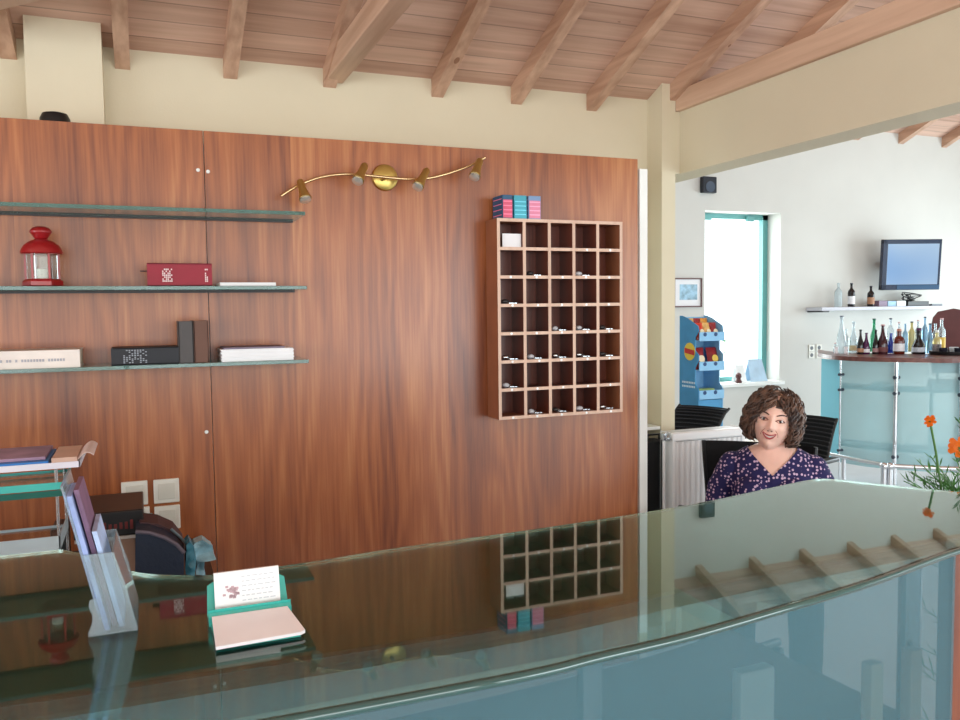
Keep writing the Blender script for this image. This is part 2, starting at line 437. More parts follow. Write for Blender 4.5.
# lantern
RED = mat('red_lacquer', (150, 18, 24), .35, var=.08, coat=.4)
L = at(43, 284, 'Y', 2.885); lx, ly = L.x, 2.885
t = thing('lantern', 'red metal candle lantern with a domed lid on the middle glass shelf', 'lantern', (lx, ly, zs))
def hexring(r, z, n=6, off=0): return [(lx+r*math.cos(off+2*PI*k/n), ly+r*math.sin(off+2*PI*k/n), z) for k in range(n)]
S = 1.0
B().lathe([(.050, 0), (.056, .004), (.056, .016), (.050, .022), (.044, .024)], (lx, ly, zs), 6).obj('base', RED, t)
for x, y, z in hexring(.046, 0): B().box((x-.003, y-.003, zs+.024), (x+.003, y+.003, zs+.10)).obj('post', RED, t)
GL = mat('clear_glass', (240, 250, 250), .02, trans=1, ior=1.45, var=.01)
hx = hexring(.0445, zs+.0245)
for k in range(6):
    a, c = Vector(hx[k]), Vector(hx[(k+1) % 6]); e = (c-a).normalized()*.004
    B().prism([a+e, c-e, c-e+Vector((0, 0, .074)), a+e+Vector((0, 0, .074))], ((Vector((lx, ly, 0))-(a+c)/2)*Vector((1, 1, 0)) if False else Vector((lx-(a.x+c.x)/2, ly-(a.y+c.y)/2, 0)).normalized()*.0015)).obj('glass_pane', GL, t)
B().lathe([(.056, .100), (.060, .104), (.058, .112), (.050, .126), (.036, .138), (.024, .143), (.018, .146)], (lx, ly, zs), 24).obj('roof', RED, t, smooth=True)
B().lathe([(.017, .1465), (.020, .150), (.026, .160), (.031, .166), (.031, .171), (.024, .180), (.010, .185)], (lx, ly, zs), 20).obj('chimney_cap', RED, t, smooth=True)
B().lathe([(.016, .0245), (.017, .028), (.017, .055), (.003, .056)], (lx, ly, zs), 16).obj('candle', mat('wax', (245, 240, 225), .5), t, smooth=True)
def book(name, px0, py0, px1, py1, Y, depth, zbase, colr, label, cover_up=True, standing=False, pages=(228, 222, 205)):
    a = at(px0, (py0+py1)/2, 'Y', Y); c = at(px1, (py0+py1)/2, 'Y', Y)
    h = abs(at((px0+px1)/2, py0, 'Y', Y).z-at((px0+px1)/2, py1, 'Y', Y).z)
    t = thing(name, label, 'book', ((a.x+c.x)/2, Y+depth/2, zbase))
    cm = mat('cover_%s' % '_'.join(map(str, colr)), colr, .55, var=.08)
    x0, x1 = a.x, c.x; z0, z1 = zbase, zbase+h; th = .003
    bb = B()
    if standing:
        bb.box((x0, Y, z0), (x1, Y+.004, z1), bev=.001).box((x0, Y, z0), (x0+th, Y+depth, z1)).box((x1-th, Y, z0), (x1, Y+depth, z1))
        bb.obj('cover', cm, t); B().box((x0+th, Y+.0042, z0+.003), (x1-th, Y+depth-.003, z1-.003)).obj('pages', mat('pages', pages, .8, var=.1, vscale=90), t)
    else:
        bb.box((x0, Y, z0), (x1, Y+.004, z1), bev=.001).box((x0, Y, z0), (x1, Y+depth, z0+th)).box((x0, Y, z1-th), (x1, Y+depth, z1))
        bb.obj('cover', cm, t); B().box((x0+.003, Y+.0042, z0+th), (x1-.003, Y+depth-.003, z1-th)).obj('pages', mat('pages', pages, .8, var=.1, vscale=90), t)
    return t, x0, x1, z0, z1
t, x0, x1, z0, z1 = book('book', 147, 261, 212, 284, 2.83, .15, zs, (140, 14, 40), 'thick maroon book lying flat with white spine lettering on the middle shelf')
r = random.Random(3); b = B()
for row in range(6):          # short gold-white letter marks, title block and author
    x = x0+.048+row*.0042
for col in range(7):
    for row in range(6):
        if r.random() < .8: b.box((x0+.045+row*.0052, 2.8285, z0+.014+col*.0062), (x0+.0485+row*.0052, 2.8297, z0+.0185+col*.0062))
b.obj('title_lettering', mat('white_foil', (235, 215, 215), .5), t); b = B()
for col in range(7):
    for row in range(2):
        if r.random() < .85: b.box((x1-.022+row*.0052, 2.8285, z0+.014+col*.0062), (x1-.0185+row*.0052, 2.8297, z0+.0185+col*.0062))
b.obj('author_lettering', mat('white_foil', (235, 215, 215), .5), t)
B().box((x0-.02, 2.90, z0+.05), (x0+.001, 2.93, z0+.053)).obj('ribbon_marker', mat('dark_ribbon', (70, 30, 34), .7), t)
p0, p1 = at(220, 285, 'Y', 2.83), at(276, 285, 'Y', 2.83)
solo('paper_stack', B().box((p0.x, 2.83, zs+.0002), (p1.x, 2.98, zs+.012), bev=.001), PAPER, 'thin sheaf of white paper beside the maroon book', 'paper')
zs = 1.365
# big white book at left
t, x0, x1, z0, z1 = book('book', -60, 350, 80, 368, 2.82, .17, zs, (226, 216, 208), 'large off-white book lying flat at the left end of the lowest shelf')
b = B()
r = random.Random(5)
for k in range(26):
    if r.random() < .85: b.box((x0+.12+k*.008, 2.8185, z0+.02), (x0+.1255+k*.008, 2.8197, z0+.028))
b.obj('spine_lettering', mat('pale_grey_print', (170, 168, 175), .6), t)
t, x0, x1, z0, z1 = book('book', 111, 345.5, 179, 362.5, 2.83, .15, zs, (14, 18, 28), 'black book lying flat with grey spine lettering on the lowest shelf')
b = B()
for col in range(8):
    for row in range(9):
        if r.random() < .7: b.box((x0+.035+row*.008, 2.8285, z0+.006+col*.0055), (x0+.040+row*.008, 2.8297, z0+.009+col*.0055))
b.obj('spine_lettering', mat('grey_foil', (150, 155, 165), .5), t)
book('book', 178.5, 319, 193.5, 361, 2.83, .13, zs, (70, 66, 66), 'dark grey book standing upright beside the black book', standing=True)
book('book', 194, 318.5, 208.5, 360.5, 2.83, .13, zs, (98, 62, 46), 'brown book standing upright, right of the dark grey one', standing=True)
t = thing('paper_stack', 'stack of white papers at the right end of the lowest shelf', 'paper', (.4, 2.9, zs))
p0, p1 = at(222, 355, 'Y', 2.82), at(294, 355, 'Y', 2.82)
for k in range(9):
    j = random.uniform(-.003, .003)
    B().box((p0.x+j, 2.82+j, zs+.0045*k+.0001), (p1.x+j, 2.98+j, zs+.0045*(k+1)), bev=.0006).obj('sheet_bundle', PAPER, t)
B().box((p0.x+.006, 2.825, zs+.0407), (p1.x-.03, 2.975, zs+.046)).obj('cover_sheet', mat('violet_grey_card', (120, 110, 130), .6), t)

# small things on the wood panel
for px, py, lab in ((198, 170, 'small white screw head on the wood panel, left of a pair'), (208, 171.5, 'small white screw head on the wood panel, right of a pair'), (206.5, 432, 'tiny white screw head low on the wood panel seam')):
    p = at(px, py, 'Y', YP-.003)
    solo('screw_head', B().lathe([(.005, 0), (.0065, .002), (.005, .004)], (p.x, YP-.0005, p.z), 12, axis=(0, -1, 0)), WHITE, lab, 'screw')
# wall switches
for k, (px, py, lab) in enumerate([(134.7, 493, 'upper left white light switch of four on the wood panel'), (166.5, 490.5, 'upper right white light switch of four on the wood panel'), (137, 519, 'lower left white light switch, half hidden by the bag'), (167.5, 517, 'lower right white light switch of four on the wood panel')]):
    p = at(px, py, 'Y', YP); h = .041
    t = thing('light_switch', lab, 'switch', (p.x, YP, p.z-h), 'switches on the wood panel')
    B().box((p.x-h, YP-.010, p.z-h), (p.x+h, YP, p.z+h), bev=.003).obj('frame', mat('switch_white', (226, 224, 214), .4), t)
    B().box((p.x-.027, YP-.014, p.z-.027), (p.x+.027, YP-.0102, p.z+.027), bev=.0015).obj('rocker', mat('switch_rocker', (212, 210, 198), .35), t)

# ================================================================ KEY RACK
Yk = 2.88
kx0, kx1, kz0, kz1 = 1.240, 1.786, 1.104, 1.868
KW = timber('rack_beech', (204, 168, 146), (226, 194, 172), 'Z', rough=.5)
KD = wood_veneer('rack_dark', (70, 28, 18), (108, 52, 36), (132, 70, 48), leafw=.2)
t = thing('key_rack', 'wooden pigeonhole key rack of seven rows and five columns on the wood panel', 'key rack', ((kx0+kx1)/2, YP, kz0))
B().box((kx0+.006, YP-.008, kz0+.006), (kx1-.006, YP-.0005, kz1-.006)).obj('back_board', KD, t)
tt = .012
b = B().slot(0).box((kx0, Yk+.002, kz0), (kx0+tt, YP-.009, kz1)).box((kx1-tt, Yk+.002, kz0), (kx1, YP-.009, kz1)).box((kx0+tt, Yk+.002, kz0), (kx1-tt, YP-.009, kz0+tt)).box((kx0+tt, Yk+.002, kz1-tt), (kx1-tt, YP-.009, kz1))
b.obj('case', mat('rack_brown_side', (150, 92, 62), .5, var=.1), t)
cw = (kx1-kx0-tt)/5; ch = (kz1-kz0-tt)/7
for c in range(1, 5):
    B().box((kx0+c*cw+.001, Yk+.003, kz0+tt), (kx0+c*cw+tt-.001, YP-.009, kz1-tt)).obj('divider', KD, t)
for rr in range(1, 7):
    for c in range(5):
        B().box((kx0+c*cw+tt, Yk+.003, kz0+rr*ch+.001), (kx0+(c+1)*cw, YP-.009, kz0+rr*ch+tt-.001)).obj('shelf', KD, t)
b = B()
for c in range(6): b.box((kx0+c*cw, Yk, kz0), (kx0+c*cw+tt, Yk+.003, kz1))
for rr in range(8): b.box((kx0, Yk-.0003, kz0+rr*ch), (kx1, Yk+.0028, kz0+rr*ch+tt))
b.obj('edge_banding', KW, t)
for rr in range(7):
    for c in range(5):
        x = kx0+(c+.5)*cw+tt/2+random.uniform(-.006, .006); z = kz0+rr*ch+tt/2
        if (rr == 6 and c in (0,1,2)): continue
        B().lathe([(.0052, 0), (.0052, .0015)], (x, Yk-.0005, z), 10, axis=(0, -1, 0)).obj('number_dot', mat('white_tag', (245, 245, 245), .4, emit=0), t)
# keys lying in the pigeonholes (col, row from bottom)
KM = [(1, 0), (2, 0), (3, 0), (0, 1), (0, 2), (2, 2), (3, 2), (4, 2), (2, 3), (3, 3), (4, 3), (1, 5), (3, 5), (4, 0), (0, 4), (1, 2)]
cn = ['leftmost', 'second', 'middle', 'fourth', 'rightmost']; rn = ['bottom', 'sixth', 'fifth', 'fourth', 'third', 'second', 'top']
for c, rr in KM:
    cx = kx0+c*cw+tt+cw*.42; cz = kz0+rr*ch+tt
    t = thing('room_key', 'metal key on a fob lying in the %s row of the rack, %s column' % (rn[rr], cn[c]), 'key', (cx, Yk+.04, cz), 'keys in the pigeonholes')
    s = random.uniform(.8, 1.1)
    fo = B().ell((cx-.012, Yk+.035, cz+.0095), (.016*s, .010, .009), u=12, v=8)
    fo.obj('fob', random.choice([STEEL, mat('dark_fob', (40, 34, 34), .4), mat('clear_fob', (200, 200, 205), .3)]), t, smooth=True)
    B().box((cx+.004, Yk+.030, cz+.001), (cx+.034*s, Yk+.036, cz+.004)).box((cx+.024, Yk+.024, cz+.001), (cx+.030, Yk+.031, cz+.004)).obj('blade', STEEL, t)
    B().lathe([(.009, 0), (.009, .003)], (cx+.002, Yk+.034, cz+.004), 12, axis=(.3, -1, .4)).obj('bow', STEEL, t)
pa, pb = at(502, 245, 'Y', Yk+.02), at(520.5, 234, 'Y', Yk+.02)
solo('note_card', B().box((pa.x, Yk+.015, kz0+6*ch+tt), (pb.x, Yk+.018, pb.z)), PAPER, 'white card in the top left pigeonhole of the key rack', 'card')
# card boxes on top of rack
cb = [(492, 513, (34, 84, 120), (214, 84, 116), 'pink and dark blue playing-card-sized box, leftmost on the key rack'), (514, 527, (60, 160, 180), (66, 168, 188), 'turquoise small box, middle one on top of the key rack'), (528.5, 541, (120, 150, 190), (222, 130, 160), 'pale pink small box with blue top, rightmost on the key rack')]
zt_ = kz1
for (p0, p1, cs, cf, lab) in cb:
    a = at(p0 if p0 > 500 else 502.5, 217, 'Y', Yk+.004); c = at(p1, 217, 'Y', Yk+.004)
    x0, x1 = a.x, c.x
    h = .088
    t = thing('card_box', lab, 'box', ((x0+x1)/2, Yk+.04, zt_), 'small boxes on the key rack')
    B().box((x0+.001, Yk+.004, zt_), (x1-.001, Yk+.10, zt_+h), bev=.001).obj('carton', mat('carton_%d_%d' % (cs[0], cs[1]), cs, .5), t)
    B().box((x0+.003, Yk+.003, zt_+.003), (x1-.003, Yk+.0038, zt_+h-.018)).obj('front_label', mat('label_%d_%d' % (cf[0], cf[1]), cf, .5), t)
    b = B()
    for k in range(4): b.box((x0+.004, Yk+.002, zt_+.014+k*.016), (x1-.004, Yk+.0028, zt_+.018+k*.016))
    for k in range(4): b.box((x0-.0005, Yk+.012, zt_+.012+k*.02), (x0+.0005, Yk+.09, zt_+.015+k*.02))
    b.obj('printed_lines', mat('pale_print_%d' % cf[0], tuple(min(255, q+50) for q in cf), .5), t)

# ================================================================ SPOTLIGHT BAR
YL = 2.925
lp = at(386, 177, 'Y', YL)
t = thing('spotlight_bar', 'wavy brass ceiling-style bar with four small spotlights on the wood panel', 'light fitting', (lp.x, YP, lp.z-.05))
mp_ = at(386, 177, 'Y', YP-.02)
B().lathe([(.047, 0), (.049, .004), (.046, .012), (.03, .019)], (mp_.x, YP-.0002, mp_.z), 36, axis=(0, -1, 0)).obj('round_mount', mat('brushed_brass', (196, 170, 98), .32, metal=1), t, smooth=True)
B().tube([(lp.x, YP-.02, lp.z), (lp.x, YL, lp.z)], .007).obj('stem', BRASS, t, smooth=True)
wp = [(281, 196), (290, 190), (303, 183), (320, 177), (340, 174), (360, 174.5), (386, 177.5), (410, 179.5), (430, 178.5), (450, 173), (470, 166), (485, 157.5)]
pts = [at(x, y, 'Y', YL) for x, y in wp]; P3 = []
for i in range(len(pts)-1):
    for k in range(4): P3.append(pts[i].lerp(pts[i+1], k/4))
P3.append(pts[-1])
for _ in range(3): P3 = [P3[0]]+[(P3[i-1]+P3[i]*2+P3[i+1])/4 for i in range(1, len(P3)-1)]+[P3[-1]]
B().tube(P3, .0055, 10).obj('curved_rod', mat('pale_brass', (214, 184, 140), .25, metal=1), t, smooth=True)
heads = [((300, 181), (306, 201)), ((365, 165), (357, 182)), ((427, 170), (417, 188)), ((480, 160), (474, 178))]
for (a, c) in heads:
    A = at(a[0], a[1], 'Y', YL-.012); C = at(c[0], c[1], 'Y', YL-.055)
    ax = (C-A); Ln = ax.length; ax.normalize()
    r0 = .014
    h = B().lathe([(.004, -.004), (r0*.8, 0), (r0, .008), (r0*1.0, Ln*.45), (r0*1.45, Ln*.8), (r0*1.6, Ln*.9), (r0*1.45, Ln*.9), (r0*1.1, Ln*.6)], A, 20, axis=ax).obj('spot_head', BRASS, t, smooth=True)
    B().lathe([(.006, Ln*.62), (r0*1.38, Ln*.86), (r0*1.42, Ln*.97), (.008, Ln*1.02)], A, 20, axis=ax).obj('bulb', mat('halogen_glass', (235, 235, 225), .1, metal=.7), h, smooth=True)
    B().tube([A+ax*.02, Vector((A.x, YL, A.z))+Vector((0, 0, -.012))], .006).obj('swivel_joint', BRASS, t, smooth=True)

# black dome on top of the panel
p = at(55, 119, 'Y', 3.1)
solo('siren', B().lathe([(.045, 0), (.047, .01), (.046, .065), (.038, .082), (.015, .088)], (p.x, 3.1, 2.105), 24), BLACK, 'small black domed alarm on top of the wood panel', 'alarm', smooth=True)

# ================================================================ THINGS ON THE COUNTER
ACR = mat('clear_acrylic', (222, 238, 244), .06, trans=.8, ior=1.3, var=.01)
# letter trays
ty0 = 2.27; TD = .24
def T(px, py): return at(px, py, 'Y', ty0)
tx0 = T(-150, 500).x
t = thing('letter_tray_stack', 'letter tray stack with a teal tier on the desk behind the counter', 'letter tray', (T(0, 500).x, ty0+.1, .76))
def tray(py0, py1, pxr, m, lab=None):
    """front lip between pixel rows py0 (top) and py1 (bottom) at its right end pxr"""
    z1, z0 = T(pxr, py0).z, T(pxr, py1).z; x1 = T(pxr, py0).x
    B().box((tx0+.001, ty0+.0035, z0+.0005), (x1-.0035, ty0+TD-.004, z0+.0025)).obj('tray_floor', mat('clear_tray_floor', (236, 246, 246), .05, trans=1, ior=1.08, var=.01), t)
    o = B().box((tx0, ty0, z0), (x1, ty0+.003, z1)).box((x1-.003, ty0, z0), (x1, ty0+TD, z1)).box((tx0, ty0+TD-.003, z0), (x1, ty0+TD, z0+.008)).obj('tray', m, t)
    if lab: o['label'] = lab
    return z0, z1, x1
WT = mat('white_tray', (226, 224, 234), .4)
zt0, zt1, xr = tray(461, 467, 80, WT, 'white top tray')
tray(482, 489, 63, mat('teal_tray', (84, 206, 196), .25, trans=.2), 'teal tray')
tray(490, 496, 63, mat('dark_teal_refraction', (20, 96, 84), .3), 'dark refraction band painted under the teal tray')  # solid dark strip stands in for refraction below the teal lip
tray(536, 550, 60, mat('pale_tray', (196, 214, 222), .3), 'pale grey tray')
for x in (tx0+.01, T(56, 480).x):
    for y in (ty0+.012, ty0+TD-.012): B().tube([(x, y, .76), (x, y, zt0-.0005)], .004).obj('support_rod', mat('clear_rod', (220, 226, 230), .1, trans=.8), t, smooth=True)
B().box((tx0, ty0, .76), (T(58, 555).x, ty0+TD, .775)).obj('tray_base', mat('pale_tray', (196, 214, 222), .3), t)
def sheets(x0, x1, y0, y1, z, h, m, lab, rz=0):
    return solo('leaflet_pile', B().box((x0, y0, z), (x1, y1, z+h), bev=.001), m, lab, 'leaflet')
zl = zt0+.0035
sheets(tx0+.01, T(48, 460).x, ty0+.006, ty0+.21, zl, .016, mat('blue_leaflet', (40, 120, 196), .4), 'blue leaflets on the top tier of the letter tray')
sheets(tx0+.02, T(44, 460).x, ty0+.03, ty0+.22, zl+.0165, .008, mat('mauve_leaflet', (150, 122, 146), .5, var=.3), 'mauve printed leaflets topmost on the letter tray')
sheets(T(51, 460).x, T(77, 460).x, ty0+.008, ty0+.20, zl, .022, mat('tan_leaflet', (206, 172, 154), .6), 'tan leaflets at the right end of the top letter tray')
b = B(); n_ = 10; xa, xb_ = T(78, 460).x, T(94, 460).x
for k in range(n_):
    x0 = xa+(xb_-xa)*k/n_; x1 = xa+(xb_-xa)*(k+1)/n_; f = lambda x: zt1+.004+.016*math.sin((x-xa)/(xb_-xa)*2.6)
    b.prism([(x0, ty0-.004, f(x0)), (x1, ty0-.004, f(x1)), (x1, ty0-.004, f(x1)+.0016), (x0, ty0-.004, f(x0)+.0016)], (0, .2, 0))
solo('curled_leaflet', b, mat('curled_paper', (218, 196, 190), .5), 'curled pinkish leaflet overhanging the right end of the top tray', 'leaflet')
# brochure holder, leaning back to the left
hx0, hx1, hy0, hy1 = -.080, -.025, 1.137, 1.262
t = thing('brochure_holder', 'clear acrylic brochure holder with tall leaflets on the glass counter', 'brochure holder', ((hx0+hx1)/2, (hy0+hy1)/2, G))
gz = G+.0004
def side(y): return B().prism([(-.080, y, gz), (-.080, y, gz+.006), (-.074, y, gz+.018), (-.074, y, gz+.028), (-.078, y, gz+.040), (-.0765, y, gz+.048), (-.068, y, gz+.050), (-.083, y, gz+.108), (-.046, y, gz+.108), (-.032, y, gz+.060), (-.020, y, gz)], (0, .002, 0))
for y in (hy0, hy1): side(y).obj('side_panel', ACR, t)
B().prism([(-.066, hy0+.0022, gz+.02), (-.105, hy0+.0022, gz+.20), (-.102, hy0+.0022, gz+.20), (-.063, hy0+.0022, gz+.02)], (0, hy1-hy0-.0024, 0)).obj('back_panel', ACR, t)
B().prism([(-.022, hy0+.0022, gz+.003), (-.048, hy0+.0022, gz+.106), (-.046, hy0+.0022, gz+.106), (-.020, hy0+.0022, gz+.003)], (0, hy1-hy0-.0024, 0)).obj('front_pocket', ACR, t)
B().box((-.078, hy0+.0022, gz), (-.021, hy1-.0002, gz+.002)).obj('base', ACR, t)
for k, (o_, colr, top, lab, ya, yb) in enumerate([(0, (150, 168, 216), .185, 'pale blue leaflets standing in the acrylic brochure holder', .006, .10), (.0085, (120, 88, 118), .19, 'mauve leaflets behind the pale blue ones in the brochure holder', .02, .118), (.017, (170, 190, 226), .135, 'short light blue leaflets in the front of the brochure holder', .012, .115)]):
    xb = -.060+o_; xt = xb-.21*top
    b = B().slot(0).prism([(xb, hy0+ya, gz+.004), (xt, hy0+ya, gz+top), (xt+.006, hy0+ya, gz+top), (xb+.006, hy0+ya, gz+.004)], (0, yb-ya, 0))
    solo('leaflet_bundle', b, mat('leaflet_%d' % k, colr, .5, var=.25, vscale=30), lab, 'leaflet')
# business card holder with cards
TQ = mat('turquoise_acrylic', (84, 216, 204), .15, trans=.3, coat=.5)
t = thing('card_holder', 'turquoise acrylic business card holder standing on the glass counter', 'card holder', (.118, 1.12, G))
cx0, cx1 = .063, .172
B().prism([(cx0, 1.142, gz+.006), (cx1, 1.142, gz+.006), (cx1-.002, 1.158, gz+.040), (cx1-.010, 1.160, gz+.044), (cx0+.010, 1.160, gz+.044), (cx0+.002, 1.158, gz+.040)], (0, .0025, .0005)).obj('back_plate', TQ, t)
B().prism([(cx0, 1.112, gz), (cx0, 1.112, gz+.012), (cx0, 1.118, gz+.016), (cx0, 1.124, gz+.006), (cx0, 1.144, gz+.006), (cx0, 1.146, gz)], (cx1-cx0, 0, 0)).obj('channel', TQ, t)
B().prism([(cx0, 1.124, gz), (cx1, 1.124, gz), (cx1, 1.118, gz+.020), (cx0, 1.118, gz+.020)], (0, .0018, 0)).obj('front_lip', TQ, t)
B().prism([(cx0+.004, 1.030, gz), (cx1-.002, 1.030, gz), (cx1-.004, 1.111, gz), (cx0+.002, 1.111, gz)], (0, 0, .003)).obj('tray_plate', TQ, t)
ph = solo('business_card_stack', B().prism([(cx0+.010, 1.128, gz+.0065), (cx1-.012, 1.128, gz+.0065), (cx1-.012, 1.142, gz+.062), (cx0+.010, 1.142, gz+.062)], (0, .0035, 0)), PAPER, 'white business cards standing upright in the turquoise holder', 'business card')
r = random.Random(11)
b = B()
def onface(x, z, w, h):
    # small mark on the leaning card face (x from left edge, z height)
    y0 = 1.128+14*(z)/55.5*.001*1000/1000; yy = 1.128+(z/.0555)*.014-.0006
    y2 = 1.128+((z+h)/.0555)*.014-.0006
    b.prism([(cx0+.010+x, yy, gz+.0065+z), (cx0+.010+x+w, yy, gz+.0065+z), (cx0+.010+x+w, y2, gz+.0065+z+h), (cx0+.010+x, y2, gz+.0065+z+h)], (0, .0003, 0))
for row in range(6):
    x = .036
    while x < .078:
        w = r.uniform(.003, .007); onface(x, .047-row*.0062, w, .0012); x += w+.0022
b.obj('printed_lines', mat('grey_print', (196, 200, 206), .7), ph)
b = B()
for k in range(26):
    a = r.uniform(0, 6.28); q_ = r.uniform(0, 1)**.5; onface(.018+.012*q_*math.cos(a), .027+.009*q_*math.sin(a), .004, .0028)
b.obj('printed_picture', mat('pinkish_print', (200, 170, 178), .7, var=.3), ph)
# fan of cards lying in front
b = B(); r = random.Random(2)
solo('business_card_fan', B().prism([(cx0+.002, 1.020, gz+.0036), (cx1-.002, 1.026, gz+.0036), (cx1+.004, 1.030, gz+.004), (cx1-.006, 1.110, gz+.010), (cx0+.004, 1.110, gz+.010)], (0, 0, .004)), mat('pinkish_card', (250, 247, 252), .6, var=.04), 'pinkish white cards lying in front of the turquoise holder', 'business card')

for o in list(COL.objects):
    k = o.name.split('.')[0]
    if o.parent is None and k in ('brochure_holder', 'leaflet_bundle'): o.location += Vector((-.0015, .0285, 0))
    if o.parent is None and k in ('card_holder', 'business_card_stack', 'business_card_fan'): o.location += Vector((.003, .0265, 0))
# ================================================================ BACK DESK AND CLUTTER BEHIND THE COUNTER
DZ = .76
t = thing('back_desk', 'dark wooden desk against the wood panel, behind the counter clutter', 'desk', (-.5, 2.6, 0))
B().box((-1.5, 2.25, DZ-.03), (.165, 2.95, DZ), bev=.003).obj('desktop', mat('dark_desk_laminate', (70, 50, 40), .5), t)
for x in (-1.48, .115): B().box((x, 2.28, 0), (x+.03, 2.92, DZ-.0305)).obj('side_panel', WOODO, t)
# black carton with red letters on a tan box
a0, a1 = at(118, 572, 'Y', 2.45), at(137, 572, 'Y', 2.45)
bq = lambda px, py: at(px, py, 'Y', 2.53)
bx0, bx1 = bq(74, 530).x, bq(144, 530).x
zc = bq(144, 537).z
solo('cardboard_box', B().box((bx0+.03, 2.54, DZ), (bq(136, 560).x, 2.78, zc), bev=.003), mat('tan_cardboard', (176, 140, 118), .7), 'tan cardboard box under the black box behind the counter', 'box')
t = thing('black_box', 'black box with red lettering lying on the tan cardboard box', 'box', (bx0/2+bx1/2, 2.6, zc))
B().box((bx0, 2.53, zc+.0003), (bx1+.003, 2.80, zc+.009)).obj('white_base', mat('offwhite_board', (214, 210, 204), .5), t)
B().box((bx0-.002, 2.532, zc+.0092), (bx1, 2.79, bq(144, 509).z), bev=.004).obj('carton', mat('black_carton', (18, 14, 16), .35), t)
b = B()
def letter(b, x, z, s, ch, y):
    segs = {'A': [(0, 0, .5, 1), (.5, 1, 1, 0), (.25, .4, .75, .4)], 'E': [(0, 0, 0, 1), (0, 1, 1, 1), (0, .5, .8, .5), (0, 0, 1, 0)], 'R': [(0, 0, 0, 1), (0, 1, 1, .9), (1, .9, 1, .55), (1, .55, 0, .5), (.4, .5, 1, 0)], 'T': [(0, 1, 1, 1), (.5, 1, .5, 0)], 'O': [(0, 0, 0, 1), (0, 1, 1, 1), (1, 1, 1, 0), (1, 0, 0, 0)]}[ch]
    for x0, z0, x1, z1 in segs: b.tube([(x+x0*s*.7, y, z+z0*s), (x+x1*s*.7, y, z+z1*s)], s*.08, 6)
for k, ch in enumerate('EO'): pass
r = random.Random(8)
for k in range(7):
    b.box((bx1-.12+k*.014, 2.531, zc+.026+r.uniform(0, .006)), (bx1-.112+k*.014, 2.5318, zc+.052+r.uniform(-.01, .004)))
b.obj('red_lettering', mat('dark_red_print', (110, 30, 28), .5), t)
# navy bag with grey piping
t = thing('bag', 'dark navy bag with grey piping standing behind the counter', 'bag', (.03, 2.5, DZ))
prof = [(135, 575), (135.5, 532), (150, 533), (165, 538), (177, 545), (184, 553), (184, 575)]
pp = [at(x, y, 'Y', 2.40) for x, y in prof]
pp = [Vector((p.x, p.y, max(p.z, DZ+.001))) for p in pp]
B().prism(pp, (0, .20, 0)).obj('body', mat('navy_cloth', (24, 38, 60), .6, bump=.2), t)
e = pp[1:6]
B().tube([p+Vector((0, -.002, .001)) for p in e], .0055, 8).obj('piping', mat('grey_piping', (96, 90, 104), .5), t, smooth=True)
q = [at(x, y, 'Y', 2.50) for x, y in [(136, 531), (140, 523), (158, 525), (174, 532), (184, 545), (184, 552), (177, 546), (165, 538), (150, 533)]]
B().prism([v+Vector((0, 0, .003)) for v in q], (0, .12, 0)).obj('top_flap', mat('brown_flap', (74, 50, 56), .6), t)
B().tube([at(x, y, 'Y', 2.49) for x, y in [(171, 529), (178, 535), (186, 543), (190, 551), (196, 556)]], .004).obj('strap', mat('grey_strap', (110, 130, 140), .5), t, smooth=True)
def crumple(name, px, py, sx, sz, Y, m, label, cat, seed=0, bottom=None):
    c = at(px, py, 'Y', Y); bb = B().ell((c.x, c.y, c.z), (sx, sx*.7, sz), u=24, v=16)
    for v in bb.b.verts:
        d = v.co-c; n = noise.noise(v.co*30+Vector((seed, 0, 0)))*.35+noise.noise(v.co*75)*.2
        v.co = c+d*(1+n)
        if bottom is not None and v.co.z < bottom+.001: v.co.z = bottom+.001
    return solo(name, bb, m, label, cat, smooth=True)
PLB = mat('blue_plastic_film', (84, 168, 196), .25, trans=.4, var=.35, vscale=25)
def bagshape(name, outline, Y, th, m, label, cat):
    P = [at(x, y, 'Y', Y) for x, y in outline]; P = [Vector((p.x, p.y, max(p.z, DZ+.001))) for p in P]
    bb = B().prism(P, (0, th, 0)); bmesh.ops.triangulate(bb.b, faces=list(bb.b.faces)); bmesh.ops.subdivide_edges(bb.b, edges=list(bb.b.edges), cuts=3, use_grid_fill=True)
    for v in bb.b.verts: v.co.y += noise.noise(v.co*40)*.02; v.co.x += noise.noise(v.co*50+Vector((9, 0, 0)))*.004
    return solo(name, bb, m, label, cat, smooth=True)
bagshape('plastic_bag', [(186, 575), (186, 552), (186, 545), (189, 541), (193, 546), (196, 560), (195, 575)], 2.42, .07, PLB, 'crumpled blue plastic bag right beside the navy bag', 'plastic bag')
bagshape('tissue_packet', [(196.5, 575), (197, 562), (191, 549), (194, 543), (203, 540), (212, 546), (216, 560), (204, 561), (205, 575)], 2.46, .05, mat('pale_blue_film', (150, 200, 218), .3, var=.35, vscale=30), 'pale blue and white crumpled packet sticking up right of the blue plastic bag', 'packet')
bagshape('crumpled_wrapper', [(131, 524), (131, 512), (140, 511), (146, 517), (152, 516), (158, 523), (156, 580), (134, 580)], 2.83, .04, mat('pale_teal_film', (150, 196, 204), .35, var=.3, vscale=30), 'pale teal crumpled wrapper behind the navy bag', 'wrapper')
t = thing('telephone', 'black telephone base between the letter trays and the tan cardboard box', 'telephone', (-.24, 2.6, DZ))
b = B().box((-.262, 2.545, DZ+.001), (-.222, 2.68, .93), bev=.006); b.obj('body', BLACK, t)
pts = [at(58, 547, 'Y', 1.9), at(64, 542, 'Y', 1.9), at(75, 535, 'Y', 1.9)]

